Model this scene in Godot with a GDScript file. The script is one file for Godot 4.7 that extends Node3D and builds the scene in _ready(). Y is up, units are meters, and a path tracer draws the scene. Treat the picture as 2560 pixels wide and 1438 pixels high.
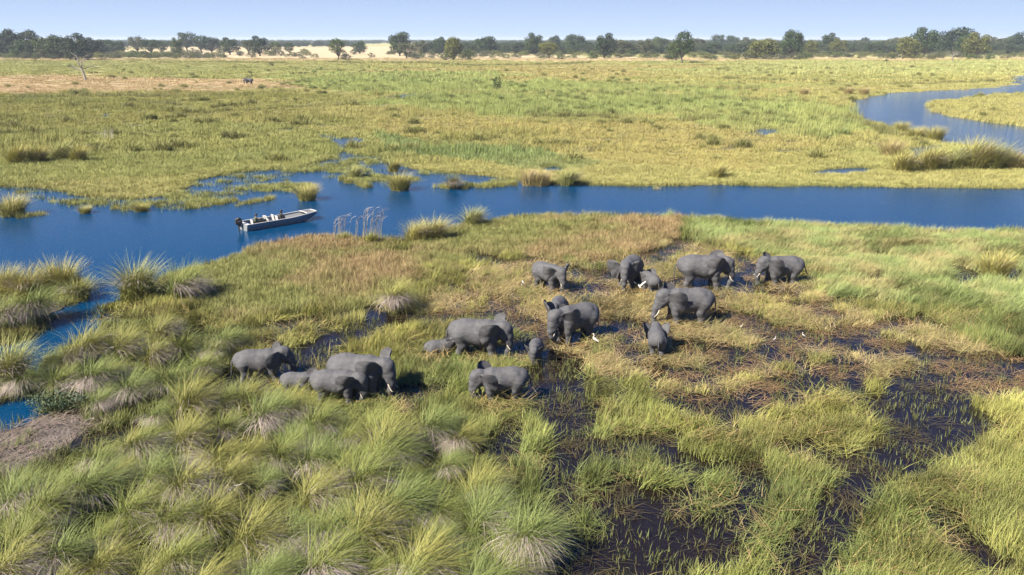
extends Node3D
# A river marsh from a low drone: a herd of elephants, an aluminium boat with two people, sedge tussocks, open plain and a line of trees.
# x is to the right, -z is away from the camera, y is up; metres.

var rng := RandomNumberGenerator.new()
var broad := FastNoiseLite.new()
var middle := FastNoiseLite.new()
var fine := FastNoiseLite.new()
var long_bands := FastNoiseLite.new()
const CAMERA_HEIGHT := 17.0


# ---------------------------------------------------------------- mesh helpers
class Geo:
	var v := PackedVector3Array()
	var n := PackedVector3Array()
	var c := PackedColorArray()
	var i := PackedInt32Array()

	func tri(a: int, b: int, d: int) -> void:
		var face := (v[d] - v[a]).cross(v[b] - v[a])
		if face.dot(n[a] + n[b] + n[d]) < 0.0:
			i.append(a); i.append(d); i.append(b)
		else:
			i.append(a); i.append(b); i.append(d)

	func vert(p: Vector3, nn: Vector3, col: Color) -> int:
		v.append(p); n.append(nn); c.append(col)
		return v.size() - 1

	func quad(a: Vector3, b: Vector3, d: Vector3, e: Vector3, col: Color) -> void:
		var nn := (d - a).cross(b - a).normalized()
		if nn == Vector3.ZERO:
			nn = (e - a).cross(d - a).normalized()
		var s := v.size()
		for p in [a, b, d, e]:
			vert(p, nn, col)
		i.append_array(PackedInt32Array([s, s + 1, s + 2, s, s + 2, s + 3]))

	func box(at: Vector3, size: Vector3, basis: Basis, col: Color) -> void:
		var h := size / 2.0
		for ax in 3:
			for sg in [-1.0, 1.0]:
				var u := Vector3.ZERO
				var w := Vector3.ZERO
				var o := Vector3.ZERO
				o[ax] = h[ax] * sg
				u[(ax + 1) % 3] = h[(ax + 1) % 3]
				w[(ax + 2) % 3] = h[(ax + 2) % 3]
				var nn := basis * (o.normalized())
				var s := v.size()
				for k in [-u - w, u - w, u + w, -u + w]:
					vert(at + basis * (o + k), nn, col)
				tri(s, s + 1, s + 2); tri(s, s + 2, s + 3)

	func tube(pts: Array, rad: Array, sides: int, col: Color, flat := 1.0) -> void:
		var first := v.size()
		var side := Vector3.ZERO
		for k in pts.size():
			var dir: Vector3 = (pts[mini(k + 1, pts.size() - 1)] - pts[maxi(k - 1, 0)]).normalized()
			if side == Vector3.ZERO:
				side = dir.cross(Vector3.UP if absf(dir.y) < 0.9 else Vector3.RIGHT).normalized()
			side = (side - dir * side.dot(dir)).normalized()
			var up := dir.cross(side)
			for s in sides:
				var a := TAU * s / sides
				var o := side * cos(a) + up * sin(a) * flat
				vert(pts[k] + o * rad[k], o.normalized(), col)
		for k in pts.size() - 1:
			for s in sides:
				var p := first + k * sides + s
				var q := first + k * sides + (s + 1) % sides
				tri(p, q, q + sides); tri(p, q + sides, p + sides)
		for e in [0, pts.size() - 1]:
			var dir: Vector3 = (pts[0] - pts[1]).normalized() if e == 0 else (pts[-1] - pts[-2]).normalized()
			var m := vert(pts[e], dir, col)
			var ring := v.size()
			for s in sides:
				vert(v[first + e * sides + s], dir, col)
			for s in sides:
				tri(m, ring + s, ring + (s + 1) % sides)

	func blob(at: Vector3, size: Vector3, basis: Basis, col: Color, rings := 6, sides := 8) -> void:
		var first := v.size()
		for r in rings + 1:
			var t := PI * r / rings
			for s in sides:
				var a := TAU * s / sides
				var u := Vector3(sin(t) * cos(a), cos(t), sin(t) * sin(a))
				vert(at + basis * (u * size), (basis * (u / size)).normalized(), col)
		for r in rings:
			for s in sides:
				var p := first + r * sides + s
				var q := first + r * sides + (s + 1) % sides
				tri(p, q, q + sides); tri(p, q + sides, p + sides)

	# a grass blade: a thin bent strip that leans in the compass direction dir
	func blade(base: Vector3, dir: Vector3, lean: float, bend: float, length: float, width: float, col: Color, parts: int, twist: float) -> void:
		var a := lean
		var p := base
		var across := Vector3(-dir.z, 0, dir.x).rotated(Vector3.UP, twist)
		var step := length / parts
		var first := v.size()
		for k in parts + 1:
			var along := dir * sin(a) + Vector3.UP * cos(a)
			var nn := along.cross(across).normalized()
			if nn.y < 0.0:
				nn = -nn
			var w := width * 0.5 * (1.0 - 0.85 * pow(float(k) / parts, 1.6))
			v.append(p - across * w); v.append(p + across * w)
			n.append(nn); n.append(nn)
			c.append(col); c.append(col)
			p += along * step
			a += bend / parts
			if p.y < 0.03:
				p.y = 0.03
		for k in parts:
			var s := first + k * 2
			tri(s, s + 1, s + 3); tri(s, s + 3, s + 2)

	func mesh(mat: Material = null) -> ArrayMesh:
		var arrays := []
		arrays.resize(Mesh.ARRAY_MAX)
		arrays[Mesh.ARRAY_VERTEX] = v
		arrays[Mesh.ARRAY_NORMAL] = n
		arrays[Mesh.ARRAY_COLOR] = c
		arrays[Mesh.ARRAY_INDEX] = i
		var m := ArrayMesh.new()
		m.add_surface_from_arrays(Mesh.PRIMITIVE_TRIANGLES, arrays)
		if mat:
			m.surface_set_material(0, mat)
		return m

	# one closed skin round tapered bones [from, to, radius, radius], joined with a smooth minimum (surface nets)
	func skin(bones: Array, k: float, cell: float, col: Color) -> void:
		var lo := Vector3.ONE * 1e6
		var hi := -lo
		for b in bones:
			var r: float = maxf(b[2], b[3])
			for e in [b[0], b[1]]:
				lo = lo.min(e - Vector3.ONE * r)
				hi = hi.max(e + Vector3.ONE * r)
		lo -= Vector3.ONE * cell * 2.5
		hi += Vector3.ONE * cell * 2.5
		var nx := int((hi.x - lo.x) / cell) + 1
		var ny := int((hi.y - lo.y) / cell) + 1
		var nz := int((hi.z - lo.z) / cell) + 1
		var f := PackedFloat32Array()
		f.resize(nx * ny * nz)
		f.fill(9.0)
		for b in bones:
			var a: Vector3 = b[0]
			var ba: Vector3 = b[1] - a
			var ra: float = b[2]
			var dr: float = b[3] - ra
			var inv: float = 1.0 / maxf(ba.length_squared(), 1e-9)
			var out: float = maxf(ra, b[3]) + k + cell * 1.5
			var bl: Vector3 = ((b[0] as Vector3).min(b[1]) - Vector3.ONE * out - lo) / cell
			var bh: Vector3 = ((b[0] as Vector3).max(b[1]) + Vector3.ONE * out - lo) / cell
			for z in range(maxi(0, int(bl.z)), mini(nz, int(bh.z) + 2)):
				for y in range(maxi(0, int(bl.y)), mini(ny, int(bh.y) + 2)):
					var row := (z * ny + y) * nx
					var pa := Vector3(lo.x, lo.y + y * cell, lo.z + z * cell) - a
					for x in range(maxi(0, int(bl.x)), mini(nx, int(bh.x) + 2)):
						var q := Vector3(pa.x + x * cell, pa.y, pa.z)
						var t := clampf(q.dot(ba) * inv, 0.0, 1.0)
						var d := (q - ba * t).length() - ra - dr * t
						var g := f[row + x]
						var h := k - absf(d - g)
						f[row + x] = minf(d, g) if h <= 0.0 else minf(d, g) - h * h * 0.25 / k
		var at := {}
		var sx := 1
		var sy := nx
		var sz := nx * ny
		for z in nz - 1:
			for y in ny - 1:
				var row := (z * ny + y) * nx
				for x in nx - 1:
					var o := row + x
					if absf(f[o]) > cell * 1.8:
						continue
					var f0 := f[o]
					var f1 := f[o + sx]
					var f2 := f[o + sy]
					var f3 := f[o + sx + sy]
					var f4 := f[o + sz]
					var f5 := f[o + sx + sz]
					var f6 := f[o + sy + sz]
					var f7 := f[o + sx + sy + sz]
					var inside := int(f0 < 0.0) + int(f1 < 0.0) + int(f2 < 0.0) + int(f3 < 0.0) + int(f4 < 0.0) + int(f5 < 0.0) + int(f6 < 0.0) + int(f7 < 0.0)
					if inside == 0 or inside == 8:
						continue
					var s := Vector3.ZERO
					var m := 0
					for e in [[f0, f1, 0, 0, 0, 0], [f2, f3, 0, 0, 1, 0], [f4, f5, 0, 0, 0, 1], [f6, f7, 0, 0, 1, 1], [f0, f2, 1, 0, 0, 0], [f1, f3, 1, 1, 0, 0], [f4, f6, 1, 0, 0, 1], [f5, f7, 1, 1, 0, 1], [f0, f4, 2, 0, 0, 0], [f1, f5, 2, 1, 0, 0], [f2, f6, 2, 0, 1, 0], [f3, f7, 2, 1, 1, 0]]:
						if (e[0] < 0.0) != (e[1] < 0.0):
							var p := Vector3(e[3], e[4], e[5])
							p[e[2]] += e[0] / (e[0] - e[1])
							s += p
							m += 1
					s /= m
					var grad := Vector3(lerpf(lerpf(f1 - f0, f3 - f2, s.y), lerpf(f5 - f4, f7 - f6, s.y), s.z), lerpf(lerpf(f2 - f0, f3 - f1, s.x), lerpf(f6 - f4, f7 - f5, s.x), s.z), lerpf(lerpf(f4 - f0, f5 - f1, s.x), lerpf(f6 - f2, f7 - f3, s.x), s.y))
					at[o] = vert(lo + (Vector3(x, y, z) + s) * cell, grad.normalized(), col)
		for o: int in at:
			for ax in 3:
				var step: int = [sx, sy, sz][ax]
				var u: int = [sy, sz, sx][ax]
				var w: int = [sz, sx, sy][ax]
				if (f[o] < 0.0) != (f[o + step] < 0.0) and at.has(o - u) and at.has(o - w) and at.has(o - u - w):
					tri(at[o], at[o - u], at[o - u - w])
					tri(at[o], at[o - u - w], at[o - w])


class Scatter:
	var data := PackedFloat32Array()
	func put(x: float, y: float, z: float, yaw: float, sx: float, sy: float, col: Color) -> void:
		var cs := cos(yaw) * sx
		var sn := sin(yaw) * sx
		data.append_array(PackedFloat32Array([cs, 0.0, sn, x, 0.0, sy, 0.0, y, -sn, 0.0, cs, z, col.r, col.g, col.b, 1.0]))


const BASE := 0.62   # the colours in this script are listed relative to a pale card; this turns them into base colours


func mat(r: float, g: float, b: float, rough := 0.8, metal := 0.0) -> StandardMaterial3D:   # r, g, b: linear
	var m := StandardMaterial3D.new()
	m.albedo_color = Color(r * BASE, g * BASE, b * BASE).linear_to_srgb()
	m.roughness = rough
	m.metallic = metal
	return m


func leaf_mat(tint: Color, glow: float, rough := 0.65) -> StandardMaterial3D:
	var m := mat(tint.r, tint.g, tint.b, rough)
	m.vertex_color_use_as_albedo = true
	m.cull_mode = BaseMaterial3D.CULL_DISABLED
	m.metallic_specular = 0.35
	if glow > 0.0:
		m.backlight_enabled = true
		m.backlight = Color(glow, glow, glow * 0.8)
	return m


var used := {}
func numbered(called: String) -> String:
	used[called] = used.get(called, 0) + 1
	return called if used[called] == 1 else "%s_%03d" % [called, used[called] - 1]


func tag(o: Node3D, label := "", category := "", group := "", kind := "") -> Node3D:
	for pair in [["label", label], ["category", category], ["group", group], ["kind", kind]]:
		if pair[1]:
			o.set_meta(pair[0], pair[1])
	return o


func thing(called: String, at := Vector3.ZERO, turn := 0.0) -> Node3D:
	var o := Node3D.new()
	o.name = numbered(called)
	add_child(o, true)
	o.position = at
	o.rotation.y = turn
	return o


func part(called: String, m: Mesh, parent: Node3D, material: Material = null) -> MeshInstance3D:
	var o := MeshInstance3D.new()
	o.name = called
	o.mesh = m
	if material:
		o.material_override = material
	parent.add_child(o, true)
	return o


func one(called: String, m: Mesh, material: Material = null) -> MeshInstance3D:
	var o := part(numbered(called), m, self, material)
	return o


func copy(of: Node3D, at: Vector3, turn: float, size: Vector3) -> Node3D:
	var o: Node3D = of.duplicate()
	o.name = numbered(String(of.get_meta("called")))
	add_child(o, true)
	o.position = at
	o.rotation.y = turn
	o.scale = size
	return o


func spread(called: String, m: Mesh, s: Scatter, parent: Node3D, material: Material) -> void:
	if s.data.is_empty():
		return
	var mm := MultiMesh.new()
	mm.transform_format = MultiMesh.TRANSFORM_3D
	mm.use_colors = true
	mm.mesh = m
	mm.instance_count = s.data.size() / 16
	mm.buffer = s.data
	var o := MultiMeshInstance3D.new()
	o.name = called
	o.multimesh = mm
	o.material_override = material
	parent.add_child(o, true)


func chance() -> float:
	return rng.randf()


func vary(a: float, b: float) -> float:
	return rng.randf_range(a, b)


# ---------------------------------------------------------------- where things are (metres: x, z)
var river := PackedVector2Array([Vector2(-81.2, -94.0), Vector2(-61.1, -94.0), Vector2(-58.1, -93.8), Vector2(-53.4, -93.0), Vector2(-48.7, -88.5), Vector2(-45.8, -87.1), Vector2(-42.0, -86.6), Vector2(-38.8, -88.5), Vector2(-38.7, -94.0), Vector2(-39.9, -99.1), Vector2(-38.8, -100.9), Vector2(-36.2, -105.3), Vector2(-33.6, -107.3), Vector2(-30.2, -108.0), Vector2(-28.6, -113.8), Vector2(-26.8, -118.6), Vector2(-27.0, -123.8), Vector2(-29.0, -132.4), Vector2(-32.5, -140.0), Vector2(-37.0, -148.4), Vector2(-41.0, -155.1), Vector2(-45.7, -158.6), Vector2(-50.3, -159.4), Vector2(-52.5, -165.4), Vector2(-47.4, -166.2), Vector2(-40.9, -160.9), Vector2(-36.1, -151.0), Vector2(-30.8, -143.5), Vector2(-27.0, -144.7), Vector2(-24.9, -140.6), Vector2(-26.9, -134.5), Vector2(-26.3, -127.5), Vector2(-23.8, -122.0), Vector2(-19.9, -119.9), Vector2(-16.8, -115.4), Vector2(-13.1, -108.0), Vector2(-9.6, -105.3), Vector2(-4.2, -102.7), Vector2(0.5, -99.1), Vector2(2.4, -96.2), Vector2(5.8, -95.6), Vector2(9.7, -95.6), Vector2(13.5, -95.1), Vector2(17.3, -94.6), Vector2(21.2, -95.1), Vector2(25.4, -96.2), Vector2(28.6, -95.4), Vector2(32.3, -95.1), Vector2(36.4, -95.6), Vector2(40.4, -94.8), Vector2(44.9, -94.0), Vector2(49.3, -94.3), Vector2(53.3, -93.8), Vector2(56.7, -93.0), Vector2(60.6, -93.2), Vector2(76.6, -93.0), Vector2(59.8, -71.4), Vector2(47.0, -71.1), Vector2(43.0, -70.5), Vector2(39.2, -70.1), Vector2(36.5, -71.4), Vector2(33.3, -72.5), Vector2(30.1, -73.0), Vector2(27.0, -73.7), Vector2(23.9, -74.7), Vector2(20.3, -75.8), Vector2(17.4, -76.8), Vector2(12.7, -77.4), Vector2(8.0, -78.0), Vector2(4.0, -77.8), Vector2(0.4, -76.8), Vector2(-2.7, -75.4), Vector2(-4.9, -73.7), Vector2(-7.0, -71.4), Vector2(-8.7, -69.8), Vector2(-9.3, -67.5), Vector2(-10.8, -68.3), Vector2(-13.4, -68.1), Vector2(-16.0, -68.6), Vector2(-18.2, -68.9), Vector2(-19.8, -67.5), Vector2(-21.2, -65.8), Vector2(-22.3, -62.9), Vector2(-23.4, -60.5), Vector2(-24.31, -58.68), Vector2(-25.24, -57.17), Vector2(-25.80, -55.33), Vector2(-26.34, -53.59), Vector2(-26.54, -51.60), Vector2(-26.95, -49.74), Vector2(-26.00, -47.39), Vector2(-24.73, -45.51), Vector2(-25.00, -44.02), Vector2(-25.44, -42.86), Vector2(-25.62, -41.17), Vector2(-25.43, -39.81), Vector2(-24.27, -38.12), Vector2(-23.15, -36.41), Vector2(-22.52, -34.91), Vector2(-21.72, -33.76), Vector2(-22.59, -32.57), Vector2(-23.57, -31.26), Vector2(-24.80, -29.54), Vector2(-28.49, -29.54)])
var island_near_left := PackedVector2Array([Vector2(-50.22, -56.13), Vector2(-37.08, -54.93), Vector2(-35.34, -54.93), Vector2(-33.20, -54.74), Vector2(-31.99, -55.72), Vector2(-30.45, -54.54), Vector2(-29.06, -52.13), Vector2(-29.29, -50.57), Vector2(-29.78, -48.54), Vector2(-28.83, -45.93), Vector2(-28.63, -43.89), Vector2(-29.58, -42.74), Vector2(-38.68, -42.00)])
var island_bottom_left := PackedVector2Array([Vector2(-36.58, -39.43), Vector2(-27.78, -39.81), Vector2(-26.68, -39.43), Vector2(-25.66, -38.63), Vector2(-24.55, -36.88), Vector2(-24.66, -35.71), Vector2(-25.26, -35.09), Vector2(-32.12, -33.97)])
var far_river := PackedVector2Array([Vector2(365.3, -463.8), Vector2(281.7, -425.6), Vector2(250.6, -401.9), Vector2(229.6, -376.7), Vector2(213.8, -351.0), Vector2(199.6, -322.6), Vector2(178.2, -298.4), Vector2(161.2, -288.8), Vector2(137.7, -275.4), Vector2(124.7, -269.2), Vector2(113.4, -253.8), Vector2(98.3, -235.3), Vector2(87.1, -208.9), Vector2(76.7, -192.8), Vector2(76.4, -177.2), Vector2(75.7, -163.9), Vector2(75.6, -155.1), Vector2(75.1, -143.5), Vector2(73.6, -134.5), Vector2(75.0, -130.4), Vector2(76.3, -124.7), Vector2(76.8, -119.4), Vector2(89.4, -109.4), Vector2(114.1, -141.1), Vector2(104.1, -163.9), Vector2(102.0, -168.7), Vector2(100.8, -175.4), Vector2(100.0, -183.7), Vector2(102.7, -197.2), Vector2(110.7, -216.6), Vector2(120.7, -233.8), Vector2(132.1, -240.1), Vector2(152.7, -259.4), Vector2(167.7, -267.2), Vector2(230.9, -291.1)])
var backwaters := [
	PackedVector2Array([Vector2(57.3, -117.0), Vector2(64.5, -129.4), Vector2(70.6, -134.5), Vector2(71.9, -132.4), Vector2(66.3, -124.7), Vector2(58.6, -115.4)]),
	PackedVector2Array([Vector2(36.9, -102.7), Vector2(42.5, -108.0), Vector2(47.4, -109.4), Vector2(50.1, -108.0), Vector2(46.2, -104.0), Vector2(40.4, -102.4)]),
	PackedVector2Array([Vector2(44.7, -149.7), Vector2(49.1, -159.4), Vector2(52.6, -157.9), Vector2(51.4, -152.4), Vector2(47.7, -148.4)]),
	PackedVector2Array([Vector2(3.3, -108.0), Vector2(6.1, -110.8), Vector2(7.5, -106.6), Vector2(4.8, -104.6)]),
	PackedVector2Array([Vector2(-93.6, -184.7), Vector2(-97.0, -192.8), Vector2(-95.0, -190.7), Vector2(-89.7, -179.0)]),
	PackedVector2Array([Vector2(-40.0, -246.8), Vector2(-34.6, -261.3), Vector2(-27.7, -269.2), Vector2(-32.3, -243.4)]),
]
# weedy shallows along the far bank of the river
var shallows := [
	PackedVector2Array([Vector2(-61.1, -94.0), Vector2(-53.4, -93.0), Vector2(-48.7, -88.5), Vector2(-38.8, -88.5), Vector2(-38.7, -94.0), Vector2(-38.8, -100.9), Vector2(-33.6, -107.3), Vector2(-28.6, -113.8), Vector2(-25.6, -118.6), Vector2(-22.5, -106.0), Vector2(-24.2, -91.4), Vector2(-27.5, -84.0), Vector2(-30.3, -82.3), Vector2(-35.5, -80.7), Vector2(-40.3, -80.3), Vector2(-45.9, -82.3), Vector2(-55.0, -88.5)]),
	PackedVector2Array([Vector2(-52.5, -165.4), Vector2(-40.7, -160.9), Vector2(-30.8, -143.5), Vector2(-27.0, -144.7), Vector2(-26.3, -127.5), Vector2(-23.8, -122.0), Vector2(-16.8, -115.4), Vector2(-13.1, -108.0), Vector2(-4.2, -102.7), Vector2(0.5, -99.1), Vector2(0.0, -95.1), Vector2(-10.5, -94.0), Vector2(-15.3, -94.0), Vector2(-21.7, -99.7), Vector2(-26.8, -118.6), Vector2(-27.0, -123.8), Vector2(-29.0, -132.4), Vector2(-37.0, -148.4), Vector2(-50.3, -159.4)]),
]
var sedge_land := PackedVector2Array([Vector2(-27.53, -42.00), Vector2(-27.22, -45.23), Vector2(-25.49, -46.65), Vector2(-22.30, -47.39), Vector2(-18.99, -46.65), Vector2(-17.03, -43.89), Vector2(-16.21, -40.54), Vector2(-17.13, -37.61), Vector2(-14.99, -35.71), Vector2(-13.64, -36.41), Vector2(-11.26, -35.04), Vector2(-8.11, -34.82), Vector2(-5.92, -33.16), Vector2(-3.11, -32.76), Vector2(-1.55, -30.55), Vector2(-0.63, -27.38), Vector2(0.72, -24.73), Vector2(0.52, -21.66), Vector2(0.22, -17.79), Vector2(-20.89, -17.79), Vector2(-30.93, -28.89), Vector2(-20.07, -28.89), Vector2(-19.05, -33.16), Vector2(-22.89, -35.71)])
var mud_bank := PackedVector2Array([Vector2(-27.51, -30.90), Vector2(-23.32, -31.99), Vector2(-22.62, -33.56), Vector2(-21.58, -34.39), Vector2(-19.42, -33.16), Vector2(-18.82, -31.26), Vector2(-19.46, -29.87), Vector2(-20.21, -28.58), Vector2(-24.20, -26.54)])
var rust_meadow := PackedVector2Array([Vector2(-25.84, -57.17), Vector2(-24.7, -60.5), Vector2(-22.4, -65.3), Vector2(-19.8, -68.3), Vector2(-11.3, -68.3), Vector2(-8.9, -62.9), Vector2(-3.8, -74.7), Vector2(0.8, -77.4), Vector2(16.6, -76.8), Vector2(15.9, -69.8), Vector2(11.8, -62.9), Vector2(3.9, -61.7), Vector2(-1.0, -61.7), Vector2(-7.09, -56.13), Vector2(-8.87, -52.31), Vector2(-10.80, -48.15), Vector2(-14.70, -47.39), Vector2(-18.25, -47.39), Vector2(-21.50, -50.57)])
var reed_meadow := PackedVector2Array([Vector2(17.5, -77.4), Vector2(27.0, -73.7), Vector2(36.5, -71.4), Vector2(47.2, -71.4), Vector2(59.8, -71.4), Vector2(37.82, -43.24), Vector2(31.93, -47.39), Vector2(29.65, -49.74), Vector2(24.72, -50.57), Vector2(21.61, -52.31), Vector2(22.53, -57.17), Vector2(20.1, -64.2), Vector2(17.0, -68.3)])
var trampled := PackedVector2Array([Vector2(-7.52, -50.57), Vector2(-2.40, -57.17), Vector2(0.6, -61.7), Vector2(7.2, -62.9), Vector2(14.9, -68.3), Vector2(19.0, -62.9), Vector2(21.61, -52.31), Vector2(25.85, -47.39), Vector2(27.76, -42.00), Vector2(28.40, -40.82), Vector2(25.25, -35.71), Vector2(21.06, -37.61), Vector2(14.86, -37.61), Vector2(10.15, -35.26), Vector2(5.65, -36.64), Vector2(2.70, -41.40), Vector2(-2.06, -48.15)])
# trodden channels where dark water stands: [metres wide to each side, points]
var channels := [
	[1.0, PackedVector2Array([Vector2(2.54, -40.54), Vector2(2.47, -35.71), Vector2(2.63, -31.62), Vector2(2.13, -28.27), Vector2(1.63, -25.48), Vector2(1.26, -23.11), Vector2(1.02, -21.09)])],
	[0.55, PackedVector2Array([Vector2(0.09, -32.37), Vector2(-0.13, -28.89), Vector2(-0.23, -26.54), Vector2(0.46, -24.73), Vector2(0.66, -22.27)])],
	[1.5, PackedVector2Array([Vector2(1.64, -23.11), Vector2(3.78, -23.78), Vector2(5.78, -24.73), Vector2(7.28, -24.37)])],
	[1.0, PackedVector2Array([Vector2(3.71, -22.27), Vector2(5.52, -22.68), Vector2(7.11, -23.11)])],
	[0.55, PackedVector2Array([Vector2(2.67, -29.37), Vector2(4.40, -29.87)])],
	[0.6, PackedVector2Array([Vector2(6.03, -29.54), Vector2(7.98, -29.27), Vector2(10.08, -29.05), Vector2(9.55, -27.24)])],
	[0.55, PackedVector2Array([Vector2(4.25, -26.27), Vector2(5.54, -26.68), Vector2(6.86, -27.10)])],
	[0.95, PackedVector2Array([Vector2(19.42, -35.26), Vector2(17.67, -32.37), Vector2(16.04, -30.55), Vector2(14.75, -28.58), Vector2(12.87, -26.54), Vector2(11.18, -24.49), Vector2(9.98, -23.11), Vector2(9.08, -21.47)])],
	[0.7, PackedVector2Array([Vector2(21.54, -33.97), Vector2(19.42, -30.90), Vector2(17.34, -30.03), Vector2(15.17, -28.42)])],
	[1.5, PackedVector2Array([Vector2(20.26, -36.41), Vector2(23.53, -37.61), Vector2(27.44, -39.98)])],
	[1.25, PackedVector2Array([Vector2(15.03, -46.79), Vector2(16.35, -44.68), Vector2(18.21, -43.24), Vector2(21.15, -42.49), Vector2(23.53, -41.29), Vector2(25.17, -39.43), Vector2(26.42, -37.61)])],
	[0.9, PackedVector2Array([Vector2(17.23, -37.86), Vector2(14.61, -36.88), Vector2(11.68, -35.17), Vector2(9.12, -35.04), Vector2(7.89, -35.71)])],
	[1.2, PackedVector2Array([Vector2(10.24, -42.00), Vector2(12.57, -40.54), Vector2(15.47, -42.00)])],
	[0.9, PackedVector2Array([Vector2(-17.18, -37.22), Vector2(-15.70, -38.22), Vector2(-13.55, -36.74)])],
	[0.8, PackedVector2Array([Vector2(-11.97, -40.37), Vector2(-10.92, -42.00), Vector2(-9.94, -43.89), Vector2(-8.72, -46.50), Vector2(-7.13, -47.61), Vector2(-4.58, -47.61), Vector2(-2.31, -47.99), Vector2(0.00, -47.39)])],
	[0.5, PackedVector2Array([Vector2(-16.63, -44.82), Vector2(-14.25, -45.79), Vector2(-10.80, -48.15), Vector2(-8.76, -49.90)])],
	[0.9, PackedVector2Array([Vector2(0.25, -47.39), Vector2(1.70, -45.23), Vector2(3.31, -43.89)])],
	[0.55, PackedVector2Array([Vector2(4.01, -30.90), Vector2(4.92, -31.26), Vector2(5.57, -30.90)])],
	[0.5, PackedVector2Array([Vector2(3.98, -27.82), Vector2(3.55, -25.48), Vector2(3.98, -24.25)])],
	[0.5, PackedVector2Array([Vector2(8.88, -26.54), Vector2(8.24, -24.73), Vector2(6.67, -23.56)])],
	[1.0, PackedVector2Array([Vector2(4.87, -58.02), Vector2(6.27, -56.75), Vector2(7.51, -57.17)])],
	[0.6, PackedVector2Array([Vector2(4.12, -51.86), Vector2(6.27, -53.97)])],
	[0.9, PackedVector2Array([Vector2(10.9, -61.4), Vector2(14.7, -67.5)])],
	[1.0, PackedVector2Array([Vector2(5.48, -46.50), Vector2(7.03, -45.09)])],
	[1.1, PackedVector2Array([Vector2(12.85, -48.15), Vector2(14.40, -47.24), Vector2(15.48, -45.79)])],
	[1.3, PackedVector2Array([Vector2(13.33, -54.93), Vector2(16.24, -55.52)])],
	[0.8, PackedVector2Array([Vector2(0.00, -42.00), Vector2(2.01, -41.23)])],
	[0.8, PackedVector2Array([Vector2(19.27, -49.57), Vector2(20.25, -47.99)])],
	[0.6, PackedVector2Array([Vector2(18.5, -62.9), Vector2(17.49, -56.75)])],
	[0.7, PackedVector2Array([Vector2(34.32, -59.57), Vector2(34.32, -56.75)])],
	[0.7, PackedVector2Array([Vector2(39.4, -62.9), Vector2(36.04, -55.13)])],
	[0.7, PackedVector2Array([Vector2(-5.62, -36.41), Vector2(-4.25, -36.74)])],
	[0.6, PackedVector2Array([Vector2(-10.67, -39.98), Vector2(-11.76, -39.16)])],
	[0.6, PackedVector2Array([Vector2(-6.46, -25.22), Vector2(-6.24, -26.48)])],
	[0.8, PackedVector2Array([Vector2(0.27, -22.68), Vector2(0.92, -24.01)])],
	[0.6, PackedVector2Array([Vector2(20.86, -44.55), Vector2(24.33, -47.39), Vector2(25.49, -46.65)])],
	[0.5, PackedVector2Array([Vector2(-3.3, -62.9), Vector2(-0.6, -60.5), Vector2(1.9, -61.4)])],
	[0.5, PackedVector2Array([Vector2(7.70, -39.16), Vector2(9.19, -38.12), Vector2(10.99, -38.63)])],
	[0.5, PackedVector2Array([Vector2(11.96, -31.26), Vector2(13.07, -29.54), Vector2(14.25, -29.54)])],
	[0.5, PackedVector2Array([Vector2(16.14, -25.48), Vector2(16.37, -23.78), Vector2(15.92, -22.27)])],
	[0.5, PackedVector2Array([Vector2(-20.27, -31.99), Vector2(-17.76, -30.90), Vector2(-17.76, -32.37)])],
]
const WET_X0 := -60.0
const WET_Z0 := -80.0
const WET_CELL := 0.4
const WET_NX := 340
const WET_NZ := 170
var wet := PackedFloat32Array()


func mark_channels() -> void:
	wet.resize(WET_NX * WET_NZ)
	for ch in channels:
		var line: PackedVector2Array = ch[1]
		for k in line.size() - 1:
			var steps := int(line[k].distance_to(line[k + 1]) / 0.4) + 1
			for s in steps + 1:
				var p := line[k].lerp(line[k + 1], float(s) / steps)
				p += Vector2(middle.get_noise_2d(p.x * 2.0, p.y * 2.0), middle.get_noise_2d(p.x * 2.0 + 90.0, p.y * 2.0)) * 0.8
				var r: float = ch[0] * (0.6 if p.y > -33.0 else 1.05) * (1.0 + 0.6 * middle.get_noise_2d(p.x * 3.0, p.y * 3.0 + 50.0))
				var reach := r + 0.9
				for iz in range(int((p.y - reach - WET_Z0) / WET_CELL), int((p.y + reach - WET_Z0) / WET_CELL) + 2):
					for ix in range(int((p.x - reach - WET_X0) / WET_CELL), int((p.x + reach - WET_X0) / WET_CELL) + 2):
						if ix < 0 or iz < 0 or ix >= WET_NX or iz >= WET_NZ:
							continue
						var d := Vector2(WET_X0 + ix * WET_CELL, WET_Z0 + iz * WET_CELL).distance_to(p)
						var w := clampf((r + 0.8 - d) / 0.8, 0.0, 1.0)
						wet[iz * WET_NX + ix] = maxf(wet[iz * WET_NX + ix], w)


func wetness(x: float, z: float) -> float:
	var gx := (x - WET_X0) / WET_CELL
	var gz := (z - WET_Z0) / WET_CELL
	var ix := int(gx)
	var iz := int(gz)
	if gx < 0.0 or gz < 0.0 or ix >= WET_NX - 1 or iz >= WET_NZ - 1:
		return 0.0
	var o := iz * WET_NX + ix
	return lerpf(lerpf(wet[o], wet[o + 1], gx - ix), lerpf(wet[o + WET_NX], wet[o + WET_NX + 1], gx - ix), gz - iz)


func on_land(x: float, z: float) -> bool:
	var p := Vector2(x, z)
	if z > -150.0 and Geometry2D.is_point_in_polygon(p, river):
		return Geometry2D.is_point_in_polygon(p, island_near_left) or Geometry2D.is_point_in_polygon(p, island_bottom_left)
	if x > 40.0 and Geometry2D.is_point_in_polygon(p, far_river):
		return false
	for b in backwaters:
		if Geometry2D.is_point_in_polygon(p, b):
			return false
	return true


func in_view(x: float, z: float, margin: float) -> bool:
	return -z > 17.0 and absf(x) < (-z * 0.954 + 5.8) * 0.645 + margin


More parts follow.
